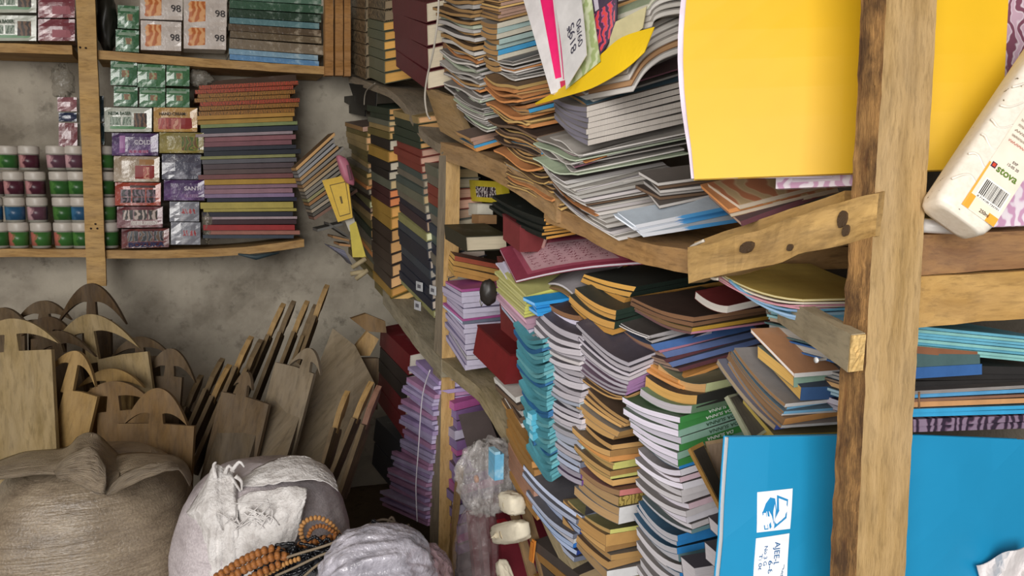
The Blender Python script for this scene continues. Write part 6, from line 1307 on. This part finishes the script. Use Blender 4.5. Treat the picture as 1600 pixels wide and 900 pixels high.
# ---------------------------------------------------------------- bead strands on a dark sack, cords and a plastic bag
dk = sack('cloth_sack', 'dark cloth sack under the bead strands at the bottom edge', P(560, 960, 1.42), .17, .13, P(560, 842, 1.42).z - .015, weave('#26231f', '#3a352e', .6), 8.8, .08, nu=40, nv=24)
BEAD = wood('#7a441c', '#b5763a', 2.0, .3); bead_me = {}
def bead_mesh(parent, p, ax_, r, ln, mat, key):
    if key not in bead_me:
        o = lathe('bead', V((0, 0, 0)), Z, [(.18 * r, -ln / 2), (.75 * r, -ln * .42), (r, -ln * .12), (r, ln * .12), (.75 * r, ln * .42), (.18 * r, ln / 2)], mat, None, 12)
        bead_me[key] = o.data; bpy.data.objects.remove(o)
    o = bpy.data.objects.new('bead', bead_me[key]); COL.objects.link(o); o.parent = parent; o.location = p - parent.location; o.rotation_euler = ax_.to_track_quat('Z', 'Y').to_euler(); return o
def strand(label, pix, d, r, ln, mat, key, grp, maxn=60):
    ps = spline([P(x, y, dd) for (x, y), dd in zip(pix, d)], 24); t = thing('bead_strand', label, 'beads', ps[0], grp); acc = 0; nxt = 0; n = 0
    tube('thread', ps[::4], .0012, plain('#4a3420'), t, 5)
    for i in range(1, len(ps)):
        acc += (ps[i] - ps[i - 1]).length
        if acc >= nxt and n < maxn: bead_mesh(t, ps[i], ps[i] - ps[i - 1], r * 1, ln, mat, key); nxt = acc + ln * 1.02; n += 1
    return t
DD = [1.36, 1.35, 1.34, 1.34, 1.36]
strand('brown wooden bead strand nearest the white sack, with the biggest beads', [(330, 908), (372, 880), (400, 866), (424, 858), (442, 864)], DD, .0085, .011, BEAD, 'b1', 'brown wooden bead strands')
strand('brown wooden bead strand below the biggest beads', [(340, 915), (382, 890), (412, 876), (436, 868), (450, 872)], [x - .015 for x in DD], .0085, .011, BEAD, 'b1', 'brown wooden bead strands')
strand('brown wooden bead strand lowest at the bottom edge', [(352, 925), (390, 905), (418, 890), (440, 880)], [1.33, 1.32, 1.32, 1.33], .008, .010, BEAD, 'b2', 'brown wooden bead strands')
strand('small loop of pale brown beads on the white sack', [(474, 846), (470, 828), (478, 814), (496, 809), (514, 816), (528, 832)], [1.40] * 6, .0052, .007, wood('#9a6634', '#cf9a5c', 2.0, .3), 'b3', 'brown wooden bead strands')
strand('second small bead loop inside the pale brown one', [(482, 838), (488, 826), (504, 822), (522, 832), (532, 842)], [1.385] * 5, .0045, .006, BEAD, 'b4', 'brown wooden bead strands')
strand('line of brown beads running towards the cords', [(468, 852), (492, 848), (506, 842), (540, 838)], [1.375] * 4, .0072, .009, BEAD, 'b5', 'brown wooden bead strands')
strand('thin tan bead strand across the dark heap', [(410, 900), (430, 890), (448, 880), (470, 872)], [1.33] * 4, .005, .0065, wood('#a07038', '#cf9a5c', 2.0, .3), 'b6', 'brown wooden bead strands')
BLK = plain('#15161a', .18); rb_ = random.Random(11)
for i in range(22):
    x0 = rb_.uniform(420, 560); y0 = 850 + (560 - x0) * .22 + rb_.uniform(0, 45); d = 1.345 + rb_.uniform(-.01, .01)
    pts = [P(x0 + k * rb_.uniform(10, 22) * (1 if i % 3 else -.6), y0 - k * rb_.uniform(0, 12) + rb_.uniform(-5, 5), d + .006 * math.sin(k)) for k in range(6)]
    ps = spline(pts, 14); n = len(ps)
    o = tube('bead_strand', ps, lambda s, n=n: .0034 * (.55 + .45 * abs(math.sin(s * n * .8))), BLK, None, 8)
    tag(o, 'glossy black bead strand in the dark heap by the plastic bag', 'beads', 'black bead strands in the dark heap')
cordm = plain('#7d6f5c')
for i, pts in enumerate((((444, 872), (470, 864), (510, 852), (540, 840)), ((430, 900), (462, 886), (500, 868), (530, 858)), ((470, 905), (500, 880), (520, 878), (545, 860)), ((530, 838), (556, 830), (588, 836), (620, 826)), ((548, 832), (580, 818), (604, 812), (640, 828)), ((560, 846), (590, 824), (614, 834), (628, 842)), ((600, 830), (612, 808), (622, 824), (640, 820)))):
    tag(tube('cord', spline([P(x, y, 1.33 + .02 * (i > 2)) for x, y in pts], 6), .0026, cordm if i < 3 else plain('#4c4034'), None, 6), ('pale cord crossing the black beads, upper', 'pale cord crossing the black beads, middle', 'pale cord ending at the bottom edge', 'dark twig-like cord above the plastic bag, longest', 'dark looped cord above the plastic bag', 'dark cord tangled with the looped one', 'short dark cord nearest the middle post')[i], 'cord')
hp = thing('bead_heap', 'dark heap of black beads under the loose strands', 'beads', P(510, 900, 1.38)); blob('beads', P(500, 905, 1.41), .12, .07, .075, marbled('#0c0d10', '#1c1e24', '#2e3038', 160), hp, .15, 9, 40, 24, seed=3); hp['kind'] = 'stuff'
pbm = clear_plastic('#c3bfca', .8, .2)
gb = thing('plastic_bag', 'translucent whitish plastic bag at the bottom edge before the middle post', 'bag', P(600, 960, 1.25))
blob('film', P(590, 905, 1.25), .08, .086, .098, pbm, gb, .05, 3, 110, 64, seed=12, power=.85, cre=.13, ax=(D, Z, R))
blob('film', P(665, 915, 1.30), .05, .075, .05, clear_plastic('#a58a90', .7, .2), gb, .05, 3, 80, 44, seed=15, cre=.13, ax=(D, Z, R))
blob('contents', P(594, 925, 1.27), .07, .055, .06, paper('#a9a6b4'), gb, .2, 5, 30, 20, seed=2)
blob('contents', P(664, 930, 1.31), .035, .035, .055, paper('#8a5c60'), gb, .2, 5, 30, 20, seed=5)
